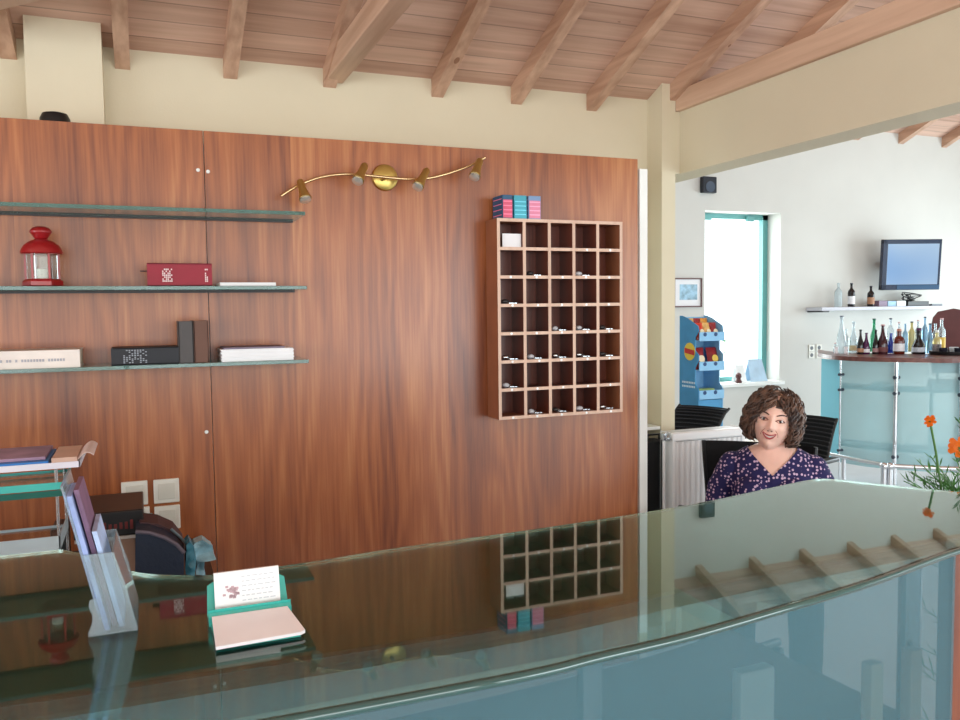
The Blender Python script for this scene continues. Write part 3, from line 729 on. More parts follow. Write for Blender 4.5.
# ================================================================ RADIATOR
RX0, RX1, RY0, RY1, RZ0, RZ1 = at(673, 432, 'Y', 3.10).x, at(745, 430, 'Y', 3.10).x, 3.10, 3.20, .30, at(700, 430.5, 'Y', 3.10).z
RW = mat('radiator_enamel', (248, 250, 252), .3, var=.01)
t = thing('radiator', 'white ribbed panel radiator between the column and the woman', 'radiator', ((RX0+RX1)/2, 3.15, 0))
n = 13; w = (RX1-RX0-.03)/n
b = B(); pr = []
for k in range(n):
    x = RX0+.015+k*w
    pr += [(x, RY0+.012), (x+w*.22, RY0+.001), (x+w*.62, RY0+.001), (x+w*.84, RY0+.012)]
pr += [(RX1-.015, RY0+.012)]
b.prism([(x, y, RZ0+.04) for x, y in pr]+[(RX1-.015, RY0+.026, RZ0+.04), (RX0+.015, RY0+.026, RZ0+.04)], (0, 0, RZ1-RZ0-.085))
b.obj('front_plate', RW, t)
B().box((RX0, RY0, RZ1-.043), (RX1, RY0+.03, RZ1-.004), bev=.008).box((RX0, RY0, RZ0), (RX1, RY0+.03, RZ0+.038), bev=.008).box((RX0, RY0+.001, RZ0+.03), (RX0+.014, RY0+.03, RZ1-.03)).box((RX1-.014, RY0+.001, RZ0+.03), (RX1, RY0+.03, RZ1-.03)).obj('frame', RW, t)
B().box((RX0+.004, RY0+.03, RZ1-.012), (RX1-.004, RY1, RZ1-.006)).obj('top_grille', mat('grille_grey', (206, 212, 214), .4), t)
B().box((RX0, RY0+.031, RZ0), (RX0+.004, RY1, RZ1-.003)).box((RX1-.004, RY0+.031, RZ0), (RX1, RY1, RZ1-.003)).box((RX0, RY1-.02, RZ0+.02), (RX1, RY1-.003, RZ1-.02)).obj('side_cover', RW, t)
for x in (RX0+.06, RX1-.06): B().box((x-.015, RY0+.035, 0), (x+.015, RY1-.02, RZ0+.03)).obj('foot', RW, t)
v = B().tube([(RX0-.022, 3.13, RZ1-.03), (RX0+.002, 3.13, RZ1-.03)], .012).lathe([(.014, 0), (.016, .004), (.014, .03), (.008, .034)], (RX0-.028, 3.13, RZ1-.035), 16).obj('valve', STEEL, t, smooth=True)
B().tube([(RX0-.028, 3.13, 0), (RX0-.028, 3.13, RZ1-.034)], .007).obj('pipe', RW, t, smooth=True)
# black case standing between partition and radiator
a = at(650, 440, 'Y', 3.24); c = at(661, 440, 'Y', 3.24)
t = thing('suitcase', 'black case standing between the white partition end and the radiator', 'case', ((a.x+c.x)/2, 3.26, 0))
B().box((a.x-.05, 3.22, 0.02), (c.x+.004, 3.298, a.z), bev=.01).obj('body', mat('black_fabric', (14, 13, 16), .7), t)
B().box((a.x-.02, 3.235, a.z), (a.x-.01, 3.25, a.z+.02)).box((c.x-.01, 3.235, a.z), (c.x, 3.25, a.z+.02)).box((a.x-.02, 3.235, a.z+.02), (c.x, 3.25, a.z+.028)).obj('handle', BLACK, t)
# low shelf/ledge across column foot
solo('wall_ledge', B().box((2.03, 3.302, a.z+.035), (2.255, 3.419, a.z+.05)), WHITE, 'narrow white ledge at the foot of the column, above the black case', 'ledge')

# ================================================================ MESH OFFICE CHAIRS
MESH = mat('black_chair_mesh', (18, 18, 22), .55, var=.2, vscale=60)
def office_chair(loc, rz, label, tilt=.25, bw=.44, bh=.44, seat=.46, slats=True):
    t = thing('office_chair', label, 'office chair', loc, 'black mesh office chairs', rz)
    Ml = M4(t)
    def W(b): b.b.transform(Ml); return b
    W(B().box((-.24, -.22, seat-.05), (.24, .22, seat), bev=.02)).obj('seat', MESH, t)
    b = B(); nn_ = 14 if slats else 1
    y0, z0 = .24, seat+.08
    # curved back sheet
    NU, NV = 12, 16; vs = []
    for j in range(NV+1):
        row = []
        for i in range(NU+1):
            u = i/NU*2-1; v = j/NV
            wv = bw/2*(1-.12*(1-v))
            x = u*wv; z = z0+v*bh*math.cos(tilt*v); y = y0+.02+v*bh*math.sin(tilt)-.05*(1-u*u)*0+.045*(-(u*u))+.02*math.cos(v*PI)
            row.append(b.b.verts.new((x, y, z)))
        vs.append(row)
    for j in range(NV):
        for i in range(NU):
            f = b.b.faces.new((vs[j][i], vs[j][i+1], vs[j+1][i+1], vs[j+1][i]))
    bmesh.ops.solidify(b.b, geom=list(b.b.faces), thickness=.012)
    W(b).obj('backrest', MESH, t, smooth=True)
    for s in (-1, 1):
        W(B().tube([(s*bw/2*(1-.12*(1-k/6)), y0-.02+k/6*bh*math.sin(tilt)+.02*math.cos(k/6*PI), z0+k/6*bh*math.cos(tilt*k/6)) for k in range(7)], .009, 8)).obj('back_frame', BLACK, t, smooth=True)
    b = B()
    if slats:
        for j in range(1, 13):
            v = j/13; wv = bw/2*(1-.12*(1-v))
            b.tube([(u/6*wv, y0+.012+v*bh*math.sin(tilt)-.045*(u/6)**2+.02*math.cos(v*PI), z0+v*bh*math.cos(tilt*v)) for u in range(-6, 7)], .0042, 6)
        W(b).obj('ribs', mat('glossy_rib', (40, 40, 46), .35), t, smooth=True)
    W(B().tube([(0, .18, seat-.03), (0, .27, seat-.01), (0, .28, z0+.12)], .018)).obj('back_bracket', BLACK, t, smooth=True)
    for s in (-1, 1):
        W(B().tube([(s*.25, 0, seat-.02), (s*.29, 0, seat+.02), (s*.29, 0, seat+.2)], .012).box((s*.29-.025, -.13, seat+.2), (s*.29+.025, .13, seat+.225), bev=.008)).obj('armrest', BLACK, t, smooth=True)
    W(B().tube([(0, 0, .1), (0, 0, seat-.05)], .025)).obj('gas_column', CHROME, t, smooth=True)
    for k in range(5):
        a = 2*PI*k/5
        W(B().tube([(0, 0, .11), (.27*math.cos(a), .27*math.sin(a), .075)], .018)).obj('base_spoke', BLACK, t, smooth=True)
        W(B().lathe([(.01, -.02), (.026, -.018), (.026, .018), (.01, .02)], (.27*math.cos(a), .27*math.sin(a), .0265), 14, axis=(-math.sin(a), math.cos(a), 0))).obj('caster', BLACK, t, smooth=True)
    return t
office_chair((2.96, 4.30, 0), math.radians(-66), 'black mesh office chair with its top edge above the radiator', tilt=.75, bw=.36, bh=.44, seat=.46)
office_chair((3.44, 3.84, 0), math.radians(-72), 'black mesh office chair showing right of the woman, in front of the bar', tilt=.45, bw=.36, bh=.37, seat=.43)
office_chair((2.24, 2.665, 0), math.radians(-50), 'black office chair the woman is sitting on', tilt=.06, bw=.46, bh=.42, seat=.44, slats=False)
# round cream table
t = thing('round_table', 'round cream topped table just behind the woman', 'table', (3.10, 3.64, 0))
B().lathe([(.24, 0), (.27, .006), (.27, .022), (.24, .028)], (3.10, 3.64, .725), 48).obj('tabletop', mat('cream_top', (240, 232, 206), .4), t, smooth=True)
B().tube([(3.10, 3.64, .02), (3.10, 3.64, .725)], .03).obj('pedestal', STEEL, t, smooth=True)
B().lathe([(.11, 0), (.11, .01), (.05, .03)], (3.10, 3.64, 0), 32).obj('foot_plate', STEEL, t, smooth=True)

# ================================================================ SNACK DISPLAY
SX0, SX1, SY0, SY1 = 3.535, 3.745, 4.72, 4.94
BLU = mat('blue_card', (70, 150, 200), .5, var=.08)
LBL = mat('light_blue_card', (140, 196, 234), .5)
t = thing('snack_display', 'blue cardboard snack display stand with three stepped trays beside the window', 'display stand', ((SX0+SX1)/2, (SY0+SY1)/2, 0))
sz = {0: 1.36, 1: 1.145, 2: .925}
prof = [(SY0, 0), (SY0, .95), (SY0+.04, .99), (SY0+.04, 1.10), (SY0, 1.15), (SY0, 1.19), (SY0+.04, 1.22), (SY0+.04, 1.31), (SY0, 1.355), (SY0+.01, 1.39), (SY0+.12, 1.44), (SY0+.19, 1.46), (SY1, 1.46), (SY1, 0)]
for x in (SX0, SX1-.006): B().prism([(x, y, z) for y, z in prof], (.006, 0, 0)).obj('side_panel', BLU if x == SX0 else LBL, t)
B().box((SX0+.006, SY1-.006, 0), (SX1-.006, SY1, 1.45)).obj('back_panel', LBL, t)
for z in (.93, 1.13, 1.335):
    B().box((SX0+.006, SY0+.004, z-.05), (SX1-.006, SY1-.006, z-.046)).box((SX0+.006, SY0-.004, z-.05), (SX1+.004, SY0+.004, z+.012)).obj('tray', LBL, t)
b = B()
for z in (.93, 1.13, 1.335):
    for x in (SX0+.05, SX0+.14): b.lathe([(.014, 0), (.014, .002)], (x, SY0-.004, z-.004), 14, axis=(0, -1, 0))
b.obj('printed_dots', mat('dark_blue_print', (30, 70, 120), .5), t)
B().box((SX0+.006, SY0+.002, 0), (SX1-.006, SY0+.006, .875)).obj('front_panel', BLU, t)
# yellow oval emblem on the side, red band across it
B().lathe([(.062, 0), (.062, .002)], (SX0-.0005, SY0+.10, 1.21), 28, axis=(-1, 0, 0)).obj('emblem_disc', mat('emblem_yellow', (240, 206, 70), .5), t)
b = B().prism([(SX0-.003, SY0+.045, 1.185), (SX0-.003, SY0+.155, 1.20), (SX0-.003, SY0+.155, 1.235), (SX0-.003, SY0+.045, 1.22)], (-.001, 0, 0)); b.obj('emblem_band', mat('emblem_red', (206, 44, 40), .5), t)
b = B(); r = random.Random(4)
for row in range(2):
    for k in range(8): b.box((SX0-.001, SY0+.04+k*.019, .985-row*.028), (SX0-.0002, SY0+.053+k*.019, .999-row*.028))
b.obj('side_lettering', mat('white_print', (225, 238, 246), .5), t)
bagcols = [((206, 60, 40), 'red'), ((222, 150, 60), 'orange'), ((150, 40, 44), 'dark red'), ((226, 182, 110), 'yellow')]
def snack_bag(x, y, z, h, w, colr, lab, seed):
    bb = B(); n0 = 10; rows = []
    for j in range(n0+1):
        v = j/n0; th = .028*math.sin(PI*min(max(v, .0), 1))**.6+.001; row = []
        for i in range(9):
            u = i/8*2-1; yy = th*(1-u*u)
            row.append((u*w/2*(1-.06*math.sin(PI*v)), yy, v*h))
        rows.append(row)
    F = [[bb.b.verts.new((x+p[0], y-p[1]+noise.noise(Vector((p[0]*40, p[2]*40, seed)))*.004+(p[2])*.25, z+p[2])) for p in r_] for r_ in rows]
    K = [[bb.b.verts.new((x+p[0], y+p[1]+.001+(p[2])*.25, z+p[2])) for p in r_] for r_ in rows]
    for j in range(n0):
        for i in range(8):
            bb.b.faces.new((F[j][i], F[j][i+1], F[j+1][i+1], F[j+1][i])); bb.b.faces.new((K[j][i+1], K[j][i], K[j+1][i], K[j+1][i+1]))
        for i, a_ in ((0, 1), (8, -1)):
            q = (F[j][i], F[j+1][i], K[j+1][i], K[j][i]); bb.b.faces.new(q if a_ > 0 else q[::-1])
    bb.b.faces.new(F[0][::-1]+K[0]) if False else None
    t = thing('snack_bag', lab, 'snack bag', (x, y, z), 'snack bags in the display stand')
    bb.obj('bag', mat('bag_%d_%d' % (colr[0], colr[1]), colr, .3, var=.25, vscale=30), t, smooth=True)
    B().lathe([(w*.28, 0), (w*.24, .002)], (x, y-.031+h*.12, z+h*.5), 20, axis=(0, -1, .25)).obj('front_emblem', mat('bag_emblem_%d' % (seed % 2), ((240, 224, 190), (236, 200, 90))[seed % 2], .4), t)
k = 0
for zi, zz, cnt, names in ((0, 1.291, 3, ['left', 'middle', 'right']), (1, 1.086, 2, ['left', 'right'])):
    for i in range(cnt):
        for d in range(2 if zi == 0 else 1):
            colr, nm = bagcols[(k*3+i) % 4]
            lab = '%s crisp bag, %s in the %s%s tray of the display' % (nm, names[i], ('', 'back row of the ')[d], ('top', 'middle')[zi])
            snack_bag(SX0+.05+i*((.115/ (cnt-1))), SY0+.045+d*.09, zz, .12+.03*d if zi == 0 else .15, .064 if cnt == 3 else .095, colr, lab, k); k += 1
solo('snack_box', B().box((SX0+.03, SY0+.03, .884), (SX1-.05, SY0+.09, .95), bev=.004), mat('green_card', (150, 180, 110), .5, var=.3), 'low greenish snack box in the lowest tray of the blue display', 'box')

# ================================================================ FAR WALL THINGS
t = thing('framed_picture', 'small framed picture with a white mount, left of the window', 'picture', (4.82, YF, 1.51))
a, c = at(674, 278, 'Y', YF-.02), at(702, 307, 'Y', YF-.02)
B().box((a.x, YF-.025, c.z), (a.x+.012, YF, a.z)).box((c.x-.012, YF-.025, c.z), (c.x, YF, a.z)).box((a.x, YF-.025, c.z), (c.x, YF, c.z+.012)).box((a.x, YF-.025, a.z-.012), (c.x, YF, a.z)).obj('frame', mat('brown_frame', (96, 62, 60), .5), t)
B().box((a.x+.012, YF-.012, c.z+.012), (c.x-.012, YF-.002, a.z-.012)).obj('mount', PAPER, t)
B().box((a.x+.07, YF-.0135, c.z+.07), (c.x-.05, YF-.0122, a.z-.06)).obj('print', mat('pale_blue_print', (150, 186, 206), .5, var=.45, vscale=18), t)
a, c = at(703.5, 176, 'Y', YF-.06), at(717, 193, 'Y', YF-.06)
t = thing('loudspeaker', 'small black loudspeaker high on the wall above the window', 'loudspeaker', ((a.x+c.x)/2, YF, c.z))
B().box((a.x, YF-.06, c.z), (c.x, YF-.005, a.z), bev=.008).obj('cabinet', mat('speaker_black', (22, 28, 40), .4), t)
B().lathe([(.05, 0), (.052, .004), (.03, .002)], ((a.x+c.x)/2, YF-.061, (a.z+c.z)/2-.02), 24, axis=(0, -1, 0)).obj('cone', mat('cone_grey', (60, 74, 92), .5), t, smooth=True)
for k, (px, py, lab) in enumerate([(811, 348, 'upper left'), (818.5, 347.5, 'upper right'), (811, 355, 'lower left'), (818.5, 355, 'lower right')]):
    p = at(px, py, 'Y', YF)
    t = thing('wall_socket', lab+' white socket of four on the far wall beside the bar', 'socket', (p.x, YF, p.z-.03), 'sockets beside the bar')
    B().box((p.x-.036, YF-.010, p.z-.034), (p.x+.036, YF, p.z+.034), bev=.003).obj('plate', mat('switch_white', (226, 224, 214), .4), t)
    B().lathe([(.02, 0), (.019, .002)], (p.x, YF-.0102, p.z), 20, axis=(0, -1, 0)).obj('socket_well', mat('socket_grey', (90, 94, 98), .5), t)
# TV
tvz0, tvz1 = 1.665, 2.18
a = at(884, 268, 'Y', 6.30)
t = thing('television', 'dark blue framed flat television on a wall bracket above the bar shelf', 'television', (7.45, 6.3, 1.66), None, 0)
t.location = (7.37, 6.28, 1.66)
TM = Matrix.Translation((7.33, 6.28, 1.925)) @ Matrix.Rotation(math.radians(-20), 4, 'Z') @ Matrix.Rotation(math.radians(4), 4, 'X')
NAVY = mat('tv_navy_frame', (16, 36, 66), .25)
W_, H_ = .305, .258
def tvb(b): b.b.transform(TM); return b
tvb(B().box((-W_, -.03, -H_), (-W_+.05, .03, H_), bev=.004).box((W_-.02, -.03, -H_), (W_, .03, H_), bev=.004).box((-W_, -.03, H_-.045), (W_, .03, H_), bev=.004).box((-W_, -.03, -H_), (W_, .03, -H_+.055), bev=.004).box((-W_+.01, .0, -H_+.01), (W_-.01, .028, H_-.01))).obj('frame', NAVY, t)
mt, nt, pb = newmat('tv_painted_reflection')
pb.inputs['Base Color'].default_value = (.03, .05, .09, 1); pb.inputs['Roughness'].default_value = .12
tc = nd(nt, 'ShaderNodeTexCoord'); nn_ = nd(nt, 'ShaderNodeTexNoise', inp={'Scale': 1.2, 'Detail': 0}); nt.links.new(tc.outputs['Object'], nn_.inputs['Vector'])
rr_ = nd(nt, 'ShaderNodeValToRGB'); rr_.color_ramp.elements[0].color = lin((110, 165, 225)); rr_.color_ramp.elements[1].color = lin((215, 238, 252)); rr_.color_ramp.elements[0].position = .35; rr_.color_ramp.elements[1].position = .6
nt.links.new(nn_.outputs['Fac'], rr_.inputs['Fac']); nt.links.new(rr_.outputs['Color'], pb.inputs['Emission Color']); pb.inputs['Emission Strength'].default_value = .75  # blue-to-white emission stands in for a window reflected in the screen
tvb(B().box((-W_+.05, -.02, -H_+.055), (W_-.02, -.008, H_-.045))).obj('screen', mt, t)
tvb(B().box((-W_+.16, -.034, -H_+.004), (W_-.005, -.0305, -H_+.05), bev=.001)).obj('speaker_strip', mat('tv_blue_strip', (30, 74, 110), .3), t)
B().box((7.30, 6.34, 1.88), (7.44, YF, 1.97)).obj('wall_bracket', BLACK, t)
# wall shelf with bottles, boxes, cables
a, c = at(819, 307, 'Y', 6.42), at(942, 305.5, 'Y', 6.42)
sh = thing('wall_shelf', 'long pale grey wall shelf under the television', 'shelf', ((a.x+c.x)/2, 6.5, a.z-.03))
shz = at(880, 306.5, 'Y', 6.40).z
B().box((a.x, 6.38, shz-.035), (c.x, YF, shz), bev=.003).obj('board', mat('pale_grey_board', (196, 196, 204), .5), sh)
B().box((a.x+.02, 6.385, shz-.05), (a.x+.1, YF, shz-.0355)).obj('bracket', mat('dark_bracket', (60, 56, 60), .5), sh)
def bottle(name, x, y, z, h, r, body, label_col, neck_col, label, cat, group, kind=0, seg=18):
    t = thing(name, label, cat, (x, y, z), group)
    P = {0: [(.0, 0), (.96, .0), (1, .02), (1, .60), (.9, .67), (.48, .75), (.36, .78), (.34, .93), (.38, .94), (.38, .96)],
         1: [(.0, 0), (.96, 0), (1, .03), (.96, .35), (.8, .50), (.5, .64), (.34, .76), (.30, .93), (.36, .94), (.36, .96)],
         2: [(.0, 0), (.9, 0), (1, .04), (1, .50), (.96, .60), (.6, .68), (.38, .72), (.36, .88), (.42, .89), (.42, .91)],
         3: [(.0, 0), (1.0, 0), (1.05, .05), (1.0, .30), (.7, .48), (.42, .60), (.36, .8), (.4, .86), (.4, .9)]}[kind]
    prof = [(max(q*r, .0005), v*h) for q, v in P]
    B().lathe(prof, (x, y, z), seg).obj('body', body, t, smooth=True)
    top = prof[-1][1]
    B().lathe([(r*.40, top+.0003), (r*.42, top+.003), (r*.40, h), (r*.2, h+.001)], (x, y, z), 14).obj('cap', neck_col, t, smooth=True)
    if label_col:
        f = {0: (1.015, .12, .45), 1: (1.02, .08, .24), 2: (1.015, .12, .42), 3: (1.06, .08, .26)}[kind]
        B().lathe([(r*f[0], h*f[1]), (r*f[0]*(1 if kind in (0, 2) else .985), h*f[2])], (x, y, z), seg).obj('label', label_col, t, smooth=True)
    return t
CLR = mat('clear_bottle_glass', (226, 240, 246), .05, trans=.75, ior=1.3, var=.02)
LBLUE = mat('light_blue_glass', (150, 196, 226), .05, trans=.6, var=.02)
GRN = mat('green_glass', (60, 180, 130), .06, trans=.6)
DKG = mat('dark_bottle_glass', (22, 14, 18), .08)
DRED = mat('dark_red_glass', (58, 14, 26), .08)
PURP = mat('purple_glass', (76, 20, 70), .08)
BLUEG = mat('blue_glass', (24, 60, 170), .08, trans=.2)
AMB = mat('amber_glass', (104, 34, 22), .08, trans=.15)
CREAM = mat('cream_label', (232, 216, 170), .6, var=.1)
WLAB = mat('white_label', (236, 236, 240), .6, var=.06, vscale=60)
TANL = mat('tan_label', (176, 130, 100), .6)
PALEY = mat('pale_yellow_glass', (230, 216, 150), .08, trans=.4)
YLAB = mat('yellow_label', (226, 190, 80), .6)
SILV = mat('silver_label', (190, 196, 206), .4)
DCAP = mat('dark_cap', (30, 34, 54), .4)
PCAP = mat('pink_cap', (200, 150, 150), .4)
for (px, top, w, m_, l_, k, lab) in [(839, 283, .075, CLR, None, 0, 'tall clear bottle, leftmost of three on the wall shelf'), (852, 283, .07, DKG, WLAB, 0, 'dark bottle with white label, middle of three on the wall shelf'), (871.5, 286, .07, DKG, TANL, 0, 'dark bottle nearest the television on the wall shelf')]:
    p = at(px, 306, 'Y', 6.45); q = at(px, top, 'Y', 6.45)
    bottle('bottle', p.x, 6.46, shz, q.z-shz, w/2, m_, l_, DCAP if m_ is not CLR else CLR, lab, 'bottle', 'bottles on the wall shelf', k)
for (x0, x1, h, colr, lab) in [(879, 887.5, .06, (128, 106, 130), 'mauve small box on the wall shelf under the television'), (888, 896, .055, (150, 190, 214), 'light blue small box on the wall shelf, between mauve and white boxes'), (897, 906, .055, (236, 244, 246), 'white small box on the wall shelf, right of the light blue one')]:
    a_, c_ = at(x0, 303, 'Y', 6.42), at(x1, 303, 'Y', 6.42)
    solo('small_box', B().box((a_.x, 6.42, shz), (c_.x, 6.5, shz+h), bev=.003), mat('sbox_%d' % colr[0], colr, .5), lab, 'box', 'small boxes on the wall shelf')
a_, c_ = at(908, 303, 'Y', 6.42), at(929, 303, 'Y', 6.42)
t = thing('receiver', 'black receiver box tangled with cables on the wall shelf', 'electronics', ((a_.x+c_.x)/2, 6.48, shz))
B().box((a_.x, 6.42, shz), (c_.x, 6.55, shz+.05), bev=.004).obj('case', BLACK, t)
r = random.Random(9)
for k in range(5):
    x = a_.x+r.uniform(0, .2); P_ = [(x, 6.47, shz+.05)]
    z1_ = shz+r.uniform(.12, .18)
    P_ = [Vector((a_.x+r.uniform(-.06, .26), 6.46+r.uniform(-.02, .03), shz+.055+r.uniform(0, .10))) for _ in range(5)]
    P_[0] = Vector((x, 6.48, shz+.05))
    Q_ = smooth_poly([(p.x, p.z) for p in P_], 5)
    B().tube([(p.x, 6.47+.01*math.sin(i_), max(p.y, shz+.052)) for i_, p in enumerate(Q_)], .005, 6).obj('cable', BLACK, t, smooth=True)
a_ = at(932, 303, 'Y', 6.42)
solo('remote_control', B().box((a_.x, 6.42, shz), (a_.x+.16, 6.46, shz+.02), bev=.005), mat('grey_remote', (120, 128, 136), .4), 'small grey remote control at the right end of the wall shelf', 'remote control')
# window sill things
SLZ = zb+.0055
def sillpt(px): return at(px, 378, 'Y', YF+.06).x
x = sillpt(757); 
bb = B().prism([(x-.11, YF+.02, SLZ), (x+.10, YF+.02, SLZ), (x+.08, YF+.09, SLZ+.22), (x-.09, YF+.09, SLZ+.22)], (0, .003, 0)); bb.prism([(x-.09, YF+.15, SLZ), (x+.09, YF+.15, SLZ), (x+.08, YF+.093, SLZ+.22), (x-.08, YF+.093, SLZ+.22)], (0, .002, 0))
solo('table_card', bb, mat('pale_blue_card', (176, 204, 226), .5, var=.1), 'pale blue folded card standing on the window sill, nearest the frame', 'card')
x = sillpt(741)
solo('table_card', B().prism([(x-.07, YF+.03, SLZ), (x+.05, YF+.03, SLZ), (x+.045, YF+.08, SLZ+.17), (x-.06, YF+.08, SLZ+.17)], (0, .003, 0)).prism([(x-.06, YF+.13, SLZ), (x+.05, YF+.13, SLZ), (x+.045, YF+.083, SLZ+.17), (x-.055, YF+.083, SLZ+.17)], (0, .002, 0)), mat('white_card', (236, 240, 240), .5), 'white folded card standing on the window sill, left of the pale blue one', 'card')
x = sillpt(734.5)
solo('figurine', B().lathe([(.03, 0), (.034, .01), (.02, .04), (.03, .06), (.026, .085), (.008, .10)], (x, YF+.0, SLZ), 16), mat('dark_brown_clay', (90, 50, 50), .5), 'small dark brown ornament on the window sill', 'ornament', smooth=True)

# leafy bush outside the window
GREEN = mat('leaf_green', (120, 170, 110), .6, var=.3, vscale=40)
LEAF = mat('plant_leaf', (62, 120, 48), .5, var=.3, vscale=40)
def leafcloud(b, c, R_, n, s, seed):
    r = random.Random(seed)
    for _ in range(n):
        p = Vector(c)+Vector((r.gauss(0, R_[0]), r.gauss(0, R_[1]), r.gauss(0, R_[2])))
        d = Vector((r.uniform(-1, 1), r.uniform(-1, 1), r.uniform(-.6, 1))).normalized(); u = d.orthogonal().normalized()*s*.35
        l = s*r.uniform(.7, 1.3)
        b.quad(p, p+d*l*.5+u, p+d*l, p+d*l*.5-u)
t = thing('garden_bush', 'pale green bush outside, showing low in the bright window', 'bush', (5.45, 8.3, 0))
b = B(); leafcloud(b, (5.45, 8.2, .95), (.35, .25, .22), 500, .07, 3); b.obj('foliage', GREEN, t)
b = B()
for k in range(7): b.tube([(5.45, 8.3, 0), (5.45+.1*(k-3), 8.25, .5), (5.45+.17*(k-3), 8.2, .95)], .012)
b.obj('stems', mat('bark', (110, 90, 70), .8), t)
mt_ground = mat('garden_ground', (206, 204, 190), .9)
struct('ground_outside', B().box((-6, 6.96, -.12), (14, 30, -.05)), mt_ground)

# ================================================================ BAR
BZ = 1.10
fpx = [(818, 352.6), (824, 354.2), (835, 355.6), (850, 356.6), (870, 357.3), (897, 357.8), (930, 358.2), (960, 358.4), (1000, 357.5), (1040, 355)]
front = smooth_poly([at(x, y, 'Z', BZ).xy for x, y in fpx], 4)
back = []
for p in front:
    d = Vector((p.x, p.y)).normalized(); back.append(p+d*.62)
bc = front[len(front)//2]
bar = thing('bar_counter', 'curved bar counter with dark wooden top and frosted cyan glass panels on steel posts', 'bar counter', (bc.x+.3, bc.y+.2, 0))
b = B().prism([(p.x, p.y, BZ-.035) for p in front]+[(p.x, p.y, BZ-.035) for p in reversed(back)], (0, 0, .035)); bmesh.ops.triangulate(b.b, faces=[f for f in b.b.faces if len(f.verts) > 4])
b.obj('bar_top', timber('dark_bar_wood', (84, 44, 40), (124, 72, 62), 'X', rough=.3), bar)
BG = mat('bar_frosted_glass', (176, 220, 226), .3, alpha=.6, var=.05, vscale=2)
BG2 = mat('bar_end_glass', (150, 232, 250), .25, alpha=.85, var=.03, vscale=2)
ppx = [(821.5, 353.2), (841, 354.4), (868, 355.6), (896.5, 356.3), (930, 356.7), (962, 356.8), (1000, 356)]
PP = [at(x, y, 'Z', BZ).xy for x, y in ppx]
def panel(pts, m_, z0=.17, z1=BZ-.05):
    b = B(); ribbon(b, pts, z0, z1, .010); return b
panel([PP[0], PP[1]-(PP[1]-PP[0])*.02], BG2).obj('glass_panel', BG2, bar)
panel(smooth_poly(PP[1:4], 6), BG).obj('glass_panel', BG, bar, smooth=True)
panel(smooth_poly(PP[3:6], 6), BG).obj('glass_panel', BG, bar, smooth=True)
for i_, q in enumerate((PP[1], PP[3], PP[5])):
    d = q.normalized(); pz = q-d*.035
    pr_ = .018 if i_ else .008
    po = B().tube([(pz.x, pz.y, 0), (pz.x, pz.y, BZ-.036)], pr_).obj('post', CHROME, bar, smooth=True)
    for z in (.93, .80, .28):
        B().tube([(pz.x-.02, pz.y, z), (pz.x+.03, pz.y, z)], .016 if i_ else .012).obj('clamp', mat('dark_clamp', (56, 66, 80), .4), po, smooth=True)
rail = [at(x, y, 'Z', .30) for x, y in [(824, 453), (840, 456), (862, 460.5), (884, 464.5)]]
B().tube(rail, .016).obj('foot_rail', CHROME, bar, smooth=True)
rail = [at(x, y, 'Z', .30) for x, y in [(893, 466), (925, 467.5), (962, 469), (1000, 468)]]
B().tube(rail, .018).obj('foot_rail', CHROME, bar, smooth=True)
for x0 in (884, 890):
    j = at(x0, 466, 'Z', .30)
    B().ell(j, (.032, .032, .03)).tube([(j.x, j.y, 0), (j.x, j.y, .29)], .022).obj('rail_support', CHROME, bar, smooth=True)
j = at(844, 458, 'Z', .30); B().tube([(j.x, j.y, 0), (j.x, j.y, .29)], .016).obj('rail_support', CHROME, bar, smooth=True)
ins = [p+p.normalized()*.10 for p in PP[1:6]]; ins2 = [p+p.normalized()*.38 for p in PP[1:6]]
B().prism([(p.x, p.y, .80) for p in ins]+[(p.x, p.y, .80) for p in reversed(ins2)], (0, 0, .025)).obj('inner_shelf', mat('grey_shelf', (120, 120, 126), .5), bar)
B().prism([(p.x, p.y, .30) for p in ins]+[(p.x, p.y, .30) for p in reversed(ins2)], (0, 0, .025)).obj('inner_shelf', mat('grey_shelf', (120, 120, 126), .5), bar)
q = at(873, 391, 'Z', .825); q = Vector((ins[1].x+.08, ins[1].y-.1, .8252))
solo('white_carton', B().box((q.x, q.y+.05, .8252), (q.x+.13, q.y+.13, .87), bev=.004), WHITE, 'white carton on the inner shelf, blurred behind the left bar glass panel', 'box')
